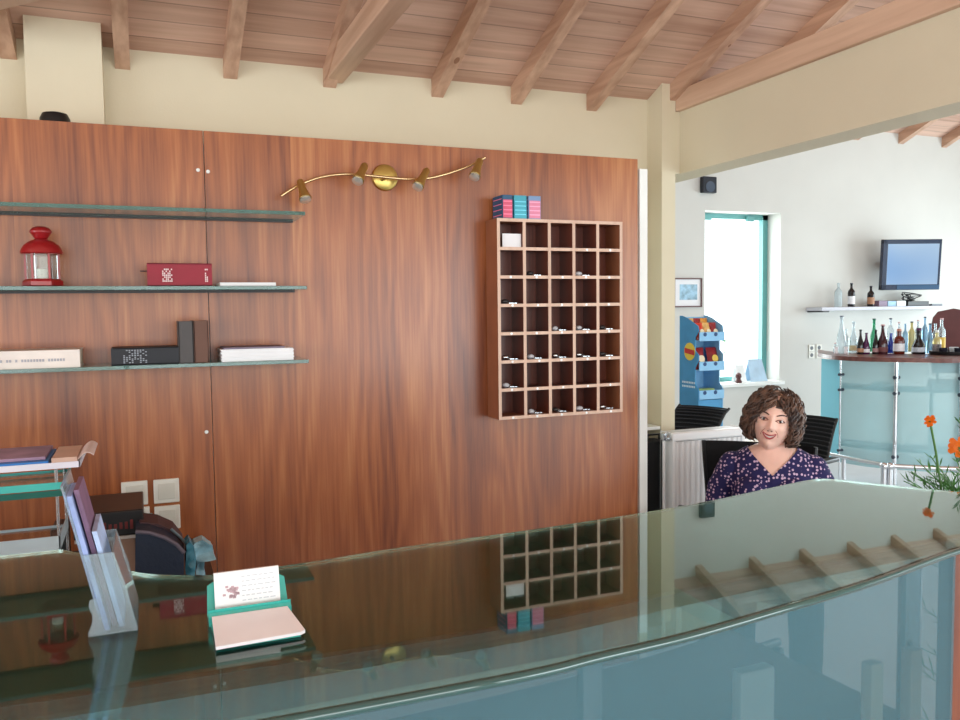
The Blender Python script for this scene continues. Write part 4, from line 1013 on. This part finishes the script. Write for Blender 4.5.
# bottles on the bar top  (px centre, px bottom, top px, px width, ...)
def zx(X, Y): return 820+X/6.857, 280+Y/6.857
BL = [
 (145, 245, 57, CLR, None, GRN and mat('grey_cap', (120, 126, 136), .4), 1, 0, 'tall clear bottle with grey cap, leftmost big bottle on the bar'),
 (177, 335, 32, CLR, None, CLR, 0, 1, 'short clear bottle right beside the leftmost tall clear bottle'),
 (228, 285, 46, CLR, CREAM, CLR, 1, 1, 'clear bottle with cream label between the clear bottles and the small dark one'),
 (276, 340, 42, DKG, TANL, DKG, 1, 0, 'small dark bottle with tan label left of the purple bottle'),
 (316, 362, 44, PURP, WLAB, PURP, 1, 0, 'small purple bottle with white label on the bar'),
 (368, 265, 50, GRN, None, mat('dark_green_cap', (20, 70, 60), .4), 1, 3, 'tall green bottle behind the small dark bottles'),
 (380, 342, 38, DKG, mat('pinkish_label', (170, 130, 130), .6), DKG, 1, 0, 'narrow dark bottle with pinkish label in front of the green bottle'),
 (428, 305, 60, DRED, mat('dark_red_label', (110, 60, 60), .6), PCAP, 1, 0, 'big dark red wine-like bottle left of the blue bottle'),
 (481, 262, 42, CLR, None, DCAP, 0, 3, 'tall clear bottle with dark cap behind the blue bottle'),
 (484, 365, 48, BLUEG, None, BLUEG, 1, 1, 'deep blue bottle in the middle of the bar'),
 (540, 335, 66, AMB, WLAB, mat('orange_cap', (206, 140, 120), .4), 2, 0, 'amber spirits bottle with large white label right of the blue bottle'),
 (538, 290, 34, CLR, None, PCAP, 0, 3, 'clear bottle with pink cap behind the amber bottle'),
 (582, 300, 34, LBLUE, None, LBLUE, 0, 2, 'pale blue slim bottle right of the amber bottle'),
 (626, 285, 44, PALEY, None, DCAP, 0, 3, 'pale yellow bottle with dark cap left of the black triangular bottle'),
 (675, 328, 76, DKG, SILV, PURP, 3, 0, 'wide black triangular bottle with silver label'),
 (668, 275, 34, CLR, None, PCAP, 0, 3, 'clear bottle with pink cap behind the black triangular bottle'),
 (716, 252, 36, LBLUE, None, DCAP, 0, 2, 'tall light blue bottle with dark cap right of the triangular bottle'),
 (752, 298, 46, LBLUE, None, DCAP, 1, 1, 'light blue bottle with dark purple cap near the pale yellow bottles'),
 (788, 300, 38, CLR, YLAB, CLR, 0, 2, 'clear bottle with yellow label behind the two-tone pale bottle'),
 (800, 345, 50, PALEY, mat('black_white_label', (120, 110, 110), .6, var=.9, vscale=50), WHITE, 2, 0, 'short pale yellow bottle with black and white label'),
 (830, 262, 46, CLR, YLAB, PCAP, 0, 1, 'tall pale bottle with yellow label, rightmost bottle on the bar'),
 (104, 432, 26, CLR, None, PCAP, 2, 1, 'tiny clear bottle at the left end of the bar'),
]
rows_y = {0: 354.0, 1: 353.0, 2: 352.2, 3: 351.6}
for (X, top, w, m_, l_, cp, kind, row, lab) in BL:
    px = 820+X/6.857; py = rows_y[row]; tp = 280+top/6.857
    p = at(px, py, 'Z', BZ); dep = (p-O).dot(CF)
    if px < 845:
        py -= .8; p = at(px, py, 'Z', BZ); dep = (p-O).dot(CF)
    h = (py-tp)/F_PX*dep; r_ = w*1.16/6.857/F_PX*dep/2
    bottle('bottle', p.x, p.y, BZ, h, r_*.95, m_, l_, cp, lab, 'bottle', 'bottles on the bar top', kind)
for X, lab in ((112, 'small white shot glass at the left end of the bar, left one'), (177, 'small white shot glass in front of the short clear bottle')):
    p = at(820+X/6.857, 353.6, 'Z', BZ)
    solo('shot_glass', B().lathe([(.012, 0), (.018, .002), (.012, .03), (.02, .06), (.018, .06), (.008, .035)], p, 14), mat('white_glaze', (244, 240, 244), .2), lab, 'glass', smooth=True)
p = at(951, 354.5, 'Z', BZ)
t = thing('serving_tray', 'black serving tray at the right end of the bar, holding cups', 'tray', (p.x, p.y, BZ))
B().lathe([(.14, 0), (.16, .004), (.165, .03), (.160, .03), (.155, .008)], (p.x, p.y, BZ), 30).obj('tray', BLACK, t, smooth=True)
for dx, dy, lab in ((-.09, 0, 'left'), (0, -.07, 'front'), (.07, .03, 'right')):
    solo('cup', B().lathe([(.02, 0), (.03, .01), (.035, .05), (.032, .05), (.022, .012)], (p.x+dx, p.y+dy, BZ+.0085), 16), mat('cup_%s' % lab, (230, 232, 236) if lab == 'right' else (40, 40, 50), .2), '%s cup on the black tray at the right end of the bar' % lab, 'cup', smooth=True)
# brown high-backed stool behind the bar
q = at(952, 330, 'Z', 1.28); d = Vector((q.x, q.y)).normalized(); c = Vector((d.x*8.9*.86, d.y*8.9*.86)); c = Vector((6.98, 5.50))
t = thing('bar_chair', 'brown leather high-backed chair behind the right end of the bar', 'chair', (c.x, c.y, 0), None, math.radians(-52))
Ml = M4(t); BRN = mat('brown_leather', (92, 40, 40), .45, var=.1)
b = B(); n_ = 14
out = [(-.17, .86), (-.185, 1.30), (-.17, 1.39), (-.13, 1.445), (0, 1.475), (.13, 1.445), (.17, 1.39), (.185, 1.30), (.17, .86)]
b.prism([(x, .14, z) for x, z in out], (0, .05, 0)); b.b.transform(Ml); b.obj('backrest', BRN, t)
b = B().box((-.2, -.2, .72), (.2, .2, .80), bev=.02); b.b.transform(Ml); b.obj('seat', BRN, t)
for sx in (-.17, .17):
    for sy in (-.17, .17):
        b = B().tube([(sx, sy, 0), (sx*.95, sy*.95, .72)], .014); b.b.transform(Ml); b.obj('leg', BLACK, t, smooth=True)
b = B().tube([(-.12, .17, .80), (-.12, .165, .90)], .012).tube([(.12, .17, .80), (.12, .165, .90)], .012); b.b.transform(Ml); b.obj('back_support', BLACK, t, smooth=True)

# ================================================================ FLOWERING PLANT at the right end
pc = Vector((1.96, 1.46, 0))
t = thing('potted_flowers', 'potted orange cosmos flowers rising beside the right end of the glass counter', 'potted plant', pc)
B().lathe([(.09, 0), (.10, .01), (.14, .26), (.15, .30), (.135, .30), (.12, .05)], pc, 28).obj('pot', mat('terracotta', (168, 92, 62), .7), t, smooth=True)
B().lathe([(.126, 0), (.126, .01)], pc+Vector((0, 0, .262)), 24).obj('soil', mat('soil', (50, 36, 28), .9), t)
heads = [(Vector(at(930, 421, 'Y', 1.52)), .016, 1), (Vector(at(959, 447, 'Y', 1.50)), .026, 2), (Vector((2.06, 1.4, 1.30)), .03, 4)]
STEM = mat('stem_green', (66, 112, 48), .6)
ORA = mat('orange_petal', (250, 130, 24), .5, var=.2)
for c, r_, s in heads:
    base = pc+Vector((random.uniform(-.04, .04), random.uniform(-.04, .04), .27))
    mid = base.lerp(c, .6)+Vector((.05, .0, .08))
    q = []
    for k in range(9):
        u = k/8; q.append(base*(1-u)**2+mid*2*u*(1-u)+c*u*u)
    st = B().tube(q, .003, 6).obj('stem', STEM, t, smooth=True)
    fl = B(); rr_ = random.Random(s)
    nv = (O-c).normalized()+Vector((rr_.uniform(-.6, .6), rr_.uniform(-.4, .4), rr_.uniform(-.2, .9))); nv.normalize()
    ux = nv.orthogonal().normalized(); uy = nv.cross(ux)
    for k in range(8):
        a = 2*PI*k/8+rr_.uniform(-.15, .15)
        dv = ux*math.cos(a)+uy*math.sin(a); sv = nv.cross(dv)
        R_ = r_*rr_.uniform(.9, 1.15)
        pts_ = [c, c+dv*R_*.45+sv*R_*.26+nv*R_*.12, c+dv*R_*.9+sv*R_*.24+nv*R_*.05, c+dv*R_*1.0, c+dv*R_*.9-sv*R_*.24+nv*R_*.05, c+dv*R_*.45-sv*R_*.26+nv*R_*.12]
        fl.b.faces.new([fl.b.verts.new(p) for p in pts_])
    bmesh.ops.solidify(fl.b, geom=list(fl.b.faces), thickness=.0008)
    fo = fl.obj('flower_head', ORA, st)
b = B()
rr_ = random.Random(21)
def frond(b, base, tip, n, l):
    base = Vector(base); tip = Vector(tip); d = (tip-base)
    b.tube([base, base.lerp(tip, .5)+Vector((0, 0, .01)), tip], .0014, 5)
    for k in range(n):
        u = (k+1)/(n+.5); p = base.lerp(tip, u)+Vector((0, 0, .01*4*u*(1-u)))
        for s in (-1, 1):
            sv = d.normalized().cross(Vector((0, 0, 1))).normalized()*s; q = p+sv*l*(1-.5*u)+d.normalized()*l*.6+Vector((0, 0, rr_.uniform(-.3, .7)*l))
            w = d.normalized()*.0035
            b.quad(p, p.lerp(q, .5)+w, q, p.lerp(q, .5)-w)
for k in range(22):
    px = 905+k*2.7+rr_.uniform(-2, 2)
    tip = at(px, rr_.uniform(470, 486), 'Y', 1.50+rr_.uniform(-.02, .05))
    frond(b, pc+Vector((rr_.uniform(-.05, .05), rr_.uniform(-.05, .05), .9+rr_.uniform(0, .08))), tip, 7, .035)
for k in range(8):
    frond(b, pc+Vector((0, 0, .95)), pc+Vector((rr_.uniform(-.15, .25), rr_.uniform(-.2, .2), 1.05+rr_.uniform(0, .15))), 7, .035)
for k in range(24):
    a = rr_.uniform(0, 6.28); frond(b, pc+Vector((0, 0, .3+.6*k/24)), pc+Vector((.16*math.cos(a), .16*math.sin(a), .4+.6*k/24)), 6, .04)
b.obj('leaves', LEAF, t)
B().tube([pc+Vector((0, 0, .27)), pc+Vector((0, 0, .97))], .006, 8).tube([pc+Vector((.02, .02, .27)), pc+Vector((.05, .0, .95))], .004, 8).obj('main_stem', STEM, t, smooth=True)
at_tip = at(958, 420, 'Y', 1.52)
b = B(); frond(b, at_tip+Vector((.03, 0, -.05)), at_tip, 4, .02); b.obj('upper_leaf', LEAF, t)

# ================================================================ PERSON
PW = Matrix.Translation((2.305, 2.60, 0)) @ Matrix.Rotation(math.radians(-41), 4, 'Z')
def gs(x, z, cx, cz, sx, sz): return math.exp(-((x-cx)/sx)**2-((z-cz)/sz)**2)
HC = Vector((.0, -.065, 1.078))
HM = Matrix.Translation(HC) @ Matrix.Rotation(math.radians(10), 4, 'Y') @ Matrix.Rotation(math.radians(-4), 4, 'Z') @ Matrix.Rotation(math.radians(-3), 4, 'X')
def head_vert(n):
    x, y, z = n.x*.081, n.y*.094, n.z*.114
    if n.z < 0:
        k = (-n.z)**1.7; x *= 1-.36*k
        if n.y > 0: y *= 1-.35*k
        else: y -= .012*k*(1-abs(n.x))
    if n.z > 0: x *= 1+.05*n.z
    if n.y < .15:
        w = min(1, (.15-n.y)*2.5); d = 0
        d += .020*gs(x, z, 0, -.020, .0115, .013)+.012*gs(x, z, 0, .004, .0085, .020)
        d += .006*(gs(x, z, .012, -.024, .007, .007)+gs(x, z, -.012, -.024, .007, .007))
        d -= .0085*(gs(x, z, .031, .010, .015, .011)+gs(x, z, -.031, .010, .015, .011))
        d += .004*gs(x, z, 0, .030, .04, .009)
        d += .0085*(gs(x, z, .040, -.022, .017, .015)+gs(x, z, -.040, -.022, .017, .015))
        d += .006*gs(x, z, 0, -.052, .028, .014)+.011*gs(x, z, 0, -.092, .020, .014)
        d -= .004*gs(x, z, 0, -.070, .022, .006)
        y -= d*w
    return Vector((x, y, z))
def uvs(fn, u, v):
    bb = bmesh.new(); bmesh.ops.create_uvsphere(bb, u_segments=u, v_segments=v, radius=1)
    for q in bb.verts: q.co = fn(q.co.normalized())
    return bb
hb = uvs(head_vert, 72, 56)
from mathutils.bvhtree import BVHTree
HB = BVHTree.FromBMesh(hb)
def face_pt(x, z, off=0):
    r = HB.ray_cast(Vector((x, -.3, z)), Vector((0, 1, 0)))
    return (r[0] if r[0] else Vector((x, -.09, z)))+Vector((0, -off, 0))
body = B()
me_ = bpy.data.meshes.new('tmp'); hb.transform(HM); hb.to_mesh(me_); body.b.from_mesh(me_); hb.free()
for s in (-1, 1):
    body.ell(HM @ Vector((s*.080, .012, -.006)), (.010, .020, .031), Matrix.Rotation(s*.35, 3, 'Z').to_4x4())
def loft(b, rings, seg=28):
    R_ = []
    for (x, y, z, rx, ry) in rings:
        R_.append([b.b.verts.new((x+rx*math.cos(2*PI*k/seg), y+ry*math.sin(2*PI*k/seg), z)) for k in range(seg)])
    for a, c in zip(R_, R_[1:]):
        for k in range(seg): b.b.faces.new((a[k], a[(k+1) % seg], c[(k+1) % seg], c[k]))
    b.b.faces.new(R_[0][::-1]); b.b.faces.new(R_[-1])
loft(body, [(0, .07, .43, .13, .10), (0, .07, .47, .17, .13), (0, .06, .54, .178, .13), (0, .05, .63, .145, .11), (0, .035, .72, .142, .105), (0, .01, .79, .158, .12), (0, .0, .85, .170, .112), (0, .0, .90, .168, .092), (0, .0, .932, .142, .078), (0, -.002, .958, .098, .066), (0, -.006, .975, .062, .056)])
loft(body, [(0, .0, .93, .060, .060), (0, -.012, .975, .054, .054), (0, -.03, 1.01, .050, .052), (.004, -.04, 1.05, .048, .05)])
for s in (-1, 1): body.ell((s*.07, -.085, .80), (.068, .055, .06))
def limb(pts, rads, n=5):
    P_ = [Vector(p) for p in pts]; Q = []; RR = []
    for i_ in range(len(P_)-1):
        for k in range(n):
            u = k/n; Q.append(P_[i_].lerp(P_[i_+1], u)); RR.append(rads[i_]*(1-u)+rads[i_+1]*u)
    Q.append(P_[-1]); RR.append(rads[-1])
    body.tube(Q, .01, 16, rads=RR)
    for p, r_ in zip(P_, rads): body.ell(p, (r_,)*3, u=16, v=10)
for s in (-1, 1):
    limb([(s*.150, .0, .882), (s*.198, .01, .79), (s*.225, .0, .665), (s*.17, -.13, .635), (s*.115, -.235, .632)], [.053, .047, .038, .033, .024])
    # hand resting on the thigh
    body.ell((s*.108, -.275, .628), (.038, .045, .015))
    for k in range(4):
        x0 = s*(.108+(.028-.0185*k)); L_ = (.060, .072, .078, .070)[k]
        a = Vector((x0, -.305, .630)); dv = Vector((-s*.02*(k-1.5)*0.3, -1, 0)).normalized()
        p1 = a+dv*L_*.45+Vector((0, 0, .004)); p2 = a+dv*L_*.8+Vector((0, 0, -.008)); p3 = a+dv*L_+Vector((0, 0, -.02))
        body.tube([a+Vector((0, .02, 0)), p1, p2, p3], .008, 8, rads=[.009, .0085, .008, .0065])
    a = Vector((s*.078, -.262, .630))
    body.tube([a, a+Vector((-s*.022, -.022, .0)), a+Vector((-s*.030, -.046, -.006))], .01, 8, rads=[.012, .0105, .008])
    limb([(s*.095, .03, .50), (s*.105, -.20, .525), (s*.11, -.42, .515), (s*.115, -.40, .30), (s*.12, -.39, .09)], [.085, .078, .058, .052, .036])
    body.ell((s*.125, -.45, .045), (.042, .11, .04)); body.ell((s*.12, -.385, .05), (.036, .045, .05))
bo = body.obj('person', mat('skin', (250, 204, 186), .45, var=.04, vscale=20), None, local=True)
md = bo.modifiers.new('r', 'REMESH'); md.mode = 'VOXEL'; md.voxel_size = .0036
ms = bo.modifiers.new('s', 'SMOOTH'); ms.factor = .5; ms.iterations = 2
bpy.context.view_layer.update()
dg = bpy.context.evaluated_depsgraph_get()
nm = bpy.data.meshes.new_from_object(bo.evaluated_get(dg)); bo.modifiers.clear(); bo.data = nm
for f in nm.polygons: f.use_smooth = True
bo.matrix_world = PW; bpy.context.view_layer.update()
setp(bo, 'person with short curly brown hair in a dotted navy blouse, smiling behind the counter', 'person')
# skin: face redness and lips by region, in the mesh's own space
mt = MC['skin']; pb = mt.node_tree.nodes['Principled BSDF']; pb.inputs['Subsurface Weight'].default_value = .15; pb.inputs['Subsurface Radius'].default_value = (.6, .25, .15); pb.inputs['Subsurface Scale'].default_value = .02
def child(bb, name, m_, smooth=True, xf=None):
    """bb in the person's own space"""
    if xf is not None: bb.b.transform(xf)
    me = bpy.data.meshes.new(name); bb.b.to_mesh(me); bb.b.free(); me.materials.append(m_)
    if smooth:
        for f in me.polygons: f.use_smooth = True
    o = bpy.data.objects.new(name, me); COL.objects.link(o); o.parent = bo; return o
# clothes grown from the body surface
def garment(name, keep, off, m_, thick=.0):
    bb = B(); bb.b.from_mesh(nm); bb.b.normal_update()
    dl = [f for f in bb.b.faces if not keep(f.calc_center_median())]
    bmesh.ops.delete(bb.b, geom=dl, context='FACES')
    bb.b.normal_update()
    for _ in range(3): bmesh.ops.smooth_vert(bb.b, verts=list(bb.b.verts), factor=.5, use_axis_x=True, use_axis_y=True, use_axis_z=True)
    bb.b.normal_update()
    for v in bb.b.verts: v.co += v.normal*(off+.0022*noise.noise(v.co*22))
    ext = bmesh.ops.extrude_face_region(bb.b, geom=[]) if False else None
    return child(bb, name, m_)
def kb(p):
    x, y, z = p
    if z < .50 and y > -.10: return z > .46
    if y < -.225 or (y < -.13 and z < .60): return False
    if z < .585 and y < -.04: return False
    if z > .972 or (abs(x) < .09 and y < -.1 and z > .96): return False
    if y < .01 and abs(x) < .092: return z < .868+abs(x-.0)*1.02
    if abs(x) < .075 and y >= .01: return z < .968
    return z < .972
DOT, nt, pb = newmat('navy_dotted_fabric')
tc = nd(nt, 'ShaderNodeTexCoord'); vo = nd(nt, 'ShaderNodeTexVoronoi', inp={'Scale': 70, 'Randomness': .6})
nt.links.new(tc.outputs['Object'], vo.inputs['Vector'])
lt = mathn(nt, 'LESS_THAN', vo.outputs['Distance'], .34)
mx = nd(nt, 'ShaderNodeMixRGB'); mx.inputs['Color1'].default_value = lin((28, 24, 82)); mx.inputs['Color2'].default_value = lin((206, 178, 206))
nt.links.new(lt, mx.inputs['Fac']); nt.links.new(mx.outputs[0], pb.inputs['Base Color']); pb.inputs['Roughness'].default_value = .8
garment('blouse', kb, .006, DOT)
def kt(p):
    x, y, z = p
    if z > .60: return False
    if y > -.06: return z < .515 or (z < .60 and y < -.0 and abs(x) < .19 and y < -.05)
    return .10 < z < .603 and not (y < -.13 and z > .6) and not (z > .592 and abs(abs(x)-.11) < .07 and y < -.2)
garment('trousers', kt, .005, mat('dark_trousers', (28, 28, 34), .8))
garment('shoe', lambda p: p[2] < .098, .004, BLACK)
# eyes, brows, lips, teeth
for s in (-1, 1):
    c = face_pt(s*.030, .008, -.0085)
    e = child(B().ell(c, (.0125,)*3), 'eye', mat('eye_white', (232, 226, 222), .15), xf=HM)
    ir = face_pt(s*.030, .008, .0005); ic = c+Vector((0, -.0122, 0))
    child(B().ell(ic+Vector((0, .0008, -.0005)), (.0054, .0016, .0054)), 'iris', mat('iris_brown', (40, 34, 32), .1), xf=HM).parent = e
    up = B().tube([face_pt(s*.030+q*.0165, .008+.0070*(1-q*q)-.0018, .0012+.0015*(1-q*q)) for q in [k/6-1 for k in range(13)]], .0022, 8)
    child(up, 'eyelid', mat('eyelid_skin', (128, 78, 66), .5), xf=HM)
    lo = B().tube([face_pt(s*.030+q*.015, .008-.0065*(1-q*q)-.0002, .0008+.001*(1-q*q)) for q in [k/6-1 for k in range(13)]], .0014, 8)
    child(lo, 'lower_eyelid', mat('lower_lid_skin', (176, 116, 98), .5), xf=HM)
    br = B().tube([face_pt(s*(.014+.036*q), .0265+.007*math.sin(q*2.4), .0012) for q in [k/8 for k in range(9)]], .002, 8, rads=[.0018, .0024, .0027, .0027, .0026, .0024, .002, .0016, .001])
    child(br, 'eyebrow', mat('brow_brown', (86, 56, 46), .8), xf=HM)
    ns = child(B().ell(face_pt(s*.0065, -.034, .0005), (.0034, .0022, .0020)), 'nostril', mat('nostril_dark', (110, 60, 52), .7), xf=HM)
    fold = B().tube([face_pt(s*(.019+.012*q+.004*math.sin(q*3)), -.028-.026*q, -.0003) for q in [k/6 for k in range(7)]], .0012, 6)
    child(fold, 'smile_crease', mat('crease_skin', (184, 112, 94), .6), xf=HM)
MW = .0255
def arc(q, top): return (q*MW, -.0515+.0095*q*q*1.0+(0 if top else -.0105*(1-q*q)))
qs = [k/10-1 for k in range(21)]
mo = B()
n0 = len(mo.b.faces)
tv = [mo.b.verts.new(face_pt(*arc(q, True), .0012)) for q in qs]; bv = [mo.b.verts.new(face_pt(*arc(q, False), .0012)) for q in qs]
for k in range(20): 
    try: mo.b.faces.new((tv[k], tv[k+1], bv[k+1], bv[k]))
    except Exception: pass
child(mo, 'teeth', mat('teeth_white', (244, 236, 226), .2), xf=HM)
lipm = mat('lip_pink', (178, 84, 84), .35)
child(B().tube([face_pt(*arc(q, True), .0022)+Vector((0, 0, .0012)) for q in qs], .003, 8, rads=[.0012+.0017*(1-q*q) for q in qs]), 'upper_lip', lipm, xf=HM)
child(B().tube([face_pt(*arc(q, False), .0022)+Vector((0, 0, -.0012)) for q in qs], .003, 8, rads=[.0012+.0026*(1-q*q) for q in qs]), 'lower_lip', lipm, xf=HM)
# hair: lumpy shell plus curls
HAIR, nt, pb = newmat('brown_hair')
tc = nd(nt, 'ShaderNodeTexCoord'); n1 = nd(nt, 'ShaderNodeTexNoise', inp={'Scale': 26, 'Detail': 4}); nt.links.new(tc.outputs['Object'], n1.inputs['Vector'])
rr_ = nd(nt, 'ShaderNodeValToRGB'); e = rr_.color_ramp.elements; e[0].position = .35; e[0].color = lin((42, 28, 26)); e[1].position = .74; e[1].color = lin((124, 92, 74))
nt.links.new(n1.outputs['Fac'], rr_.inputs['Fac']); nt.links.new(rr_.outputs['Color'], pb.inputs['Base Color']); pb.inputs['Roughness'].default_value = .5
def hair_pt(n, k=1.0):
    p = Vector((n.x*.104, n.y*.108+.012, n.z*.122+.004))
    if n.z < 0: p.x *= 1+.06*math.sin(min(1, -n.z)*PI)
    return p*k+n*.007*noise.noise(n*5+Vector((3, 1, 2)))
def infront(p):
    if p.y > -.012: return False
    top = .060 if p.x > .004 else .060-.25*abs(p.x)
    return ((p.x-.004)/.069)**2+((p.z+.035)/(.035+top))**2 < 1
hs = B(); bmesh.ops.create_uvsphere(hs.b, u_segments=72, v_segments=48, radius=1)
for v in hs.b.verts: v.co = hair_pt(v.co.normalized(), .95)
bmesh.ops.delete(hs.b, geom=[f for f in hs.b.faces if infront(f.calc_center_median()) or f.calc_center_median().z < -.072], context='FACES')
bmesh.ops.solidify(hs.b, geom=list(hs.b.faces), thickness=.02)
r = random.Random(12)
cnt = 0
while cnt < 760:
    n = Vector((r.gauss(0, 1), r.gauss(0, 1), r.gauss(.25, 1))).normalized()
    p = hair_pt(n)
    if infront(p) or p.z < -.06: continue
    path = []; rad = r.uniform(.0028, .0058); ph_ = r.uniform(0, 6.28); amp = r.uniform(.004, .013); L_ = r.randint(7, 13)
    k0 = r.uniform(.94, 1.09)
    side = 1 if n.x > .05 else -1
    for k in range(L_):
        q = hair_pt(n, k0)
        tng = n.cross(Vector((0, 0, 1))); 
        if tng.length < .05: tng = Vector((1, 0, 0))
        tng.normalize()
        q = q+tng*amp*math.sin(ph_+k*1.15)+n*amp*.7*math.cos(ph_+k*1.15)
        if infront(q) and (k > 1 or True): break
        if q.z < -.092: break
        path.append(q)
        down = Vector((side*.35 if n.z > .4 else 0, .15 if n.y > 0 else -.12, -1)); down = down-n*down.dot(n)
        if down.length < .1: down = Vector((side, 0, 0))
        n = (n+down.normalized()*.085).normalized()
    if len(path) > 3:
        hs.tube(path, rad, 6, rads=[rad*(1-.55*abs(2*i_/(len(path)-1)-1)**2) for i_ in range(len(path))]); cnt += 1
    else: cnt += .2
child(hs, 'hair', HAIR, xf=HM)

# ================================================================ LIGHT
w = bpy.data.worlds.new('World'); SC.world = w; w.use_nodes = True
bg = w.node_tree.nodes['Background']; bg.inputs['Color'].default_value = (.86, .96, 1, 1); bg.inputs['Strength'].default_value = 2.2
def area(name, loc, rot, sx, sy, power, col):
    l = bpy.data.lights.new(name, 'AREA'); l.shape = 'RECTANGLE'; l.size = sx; l.size_y = sy; l.energy = power; l.color = col
    o = bpy.data.objects.new(name, l); COL.objects.link(o); o.location = loc; o.rotation_euler = rot; return o
# area lamps added at the mostly unseen window openings to give daylight
area('front_window_light', (-1, -3.9, 1.5), (math.radians(90), 0, 0), 6, 2.2, 120, (1, .97, .95))
area('left_window_light', (-3.9, -.1, 1.45), (math.radians(90), 0, math.radians(-90)), 4.4, 1.8, 110, (.90, .95, 1))
area('bar_front_fill_light', (5.2, -3.9, 1.5), (math.radians(90), 0, 0), 6, 2.2, 215, (.84, .95, 1))  # added fill that brightens the radiator and bar room, no window seen there
area('right_window_light', (9.4, 3.7, 1.45), (math.radians(90), 0, math.radians(90)), 3.6, 1.9, 165, (.80, .94, 1))
area('far_window_light', (5.47, YF+.5, 1.6), (math.radians(-90), 0, 0), .9, 1.6, 30, (.9, .98, 1))

SC.view_settings.view_transform = 'Standard'; SC.view_settings.look = 'None'; SC.view_settings.gamma = 1
SC.view_settings.exposure = -0.05
try: SC.view_settings.use_curve_mapping = False
except Exception: pass
SC.cycles.max_bounces = 10; SC.cycles.transmission_bounces = 8; SC.cycles.caustics_reflective = False
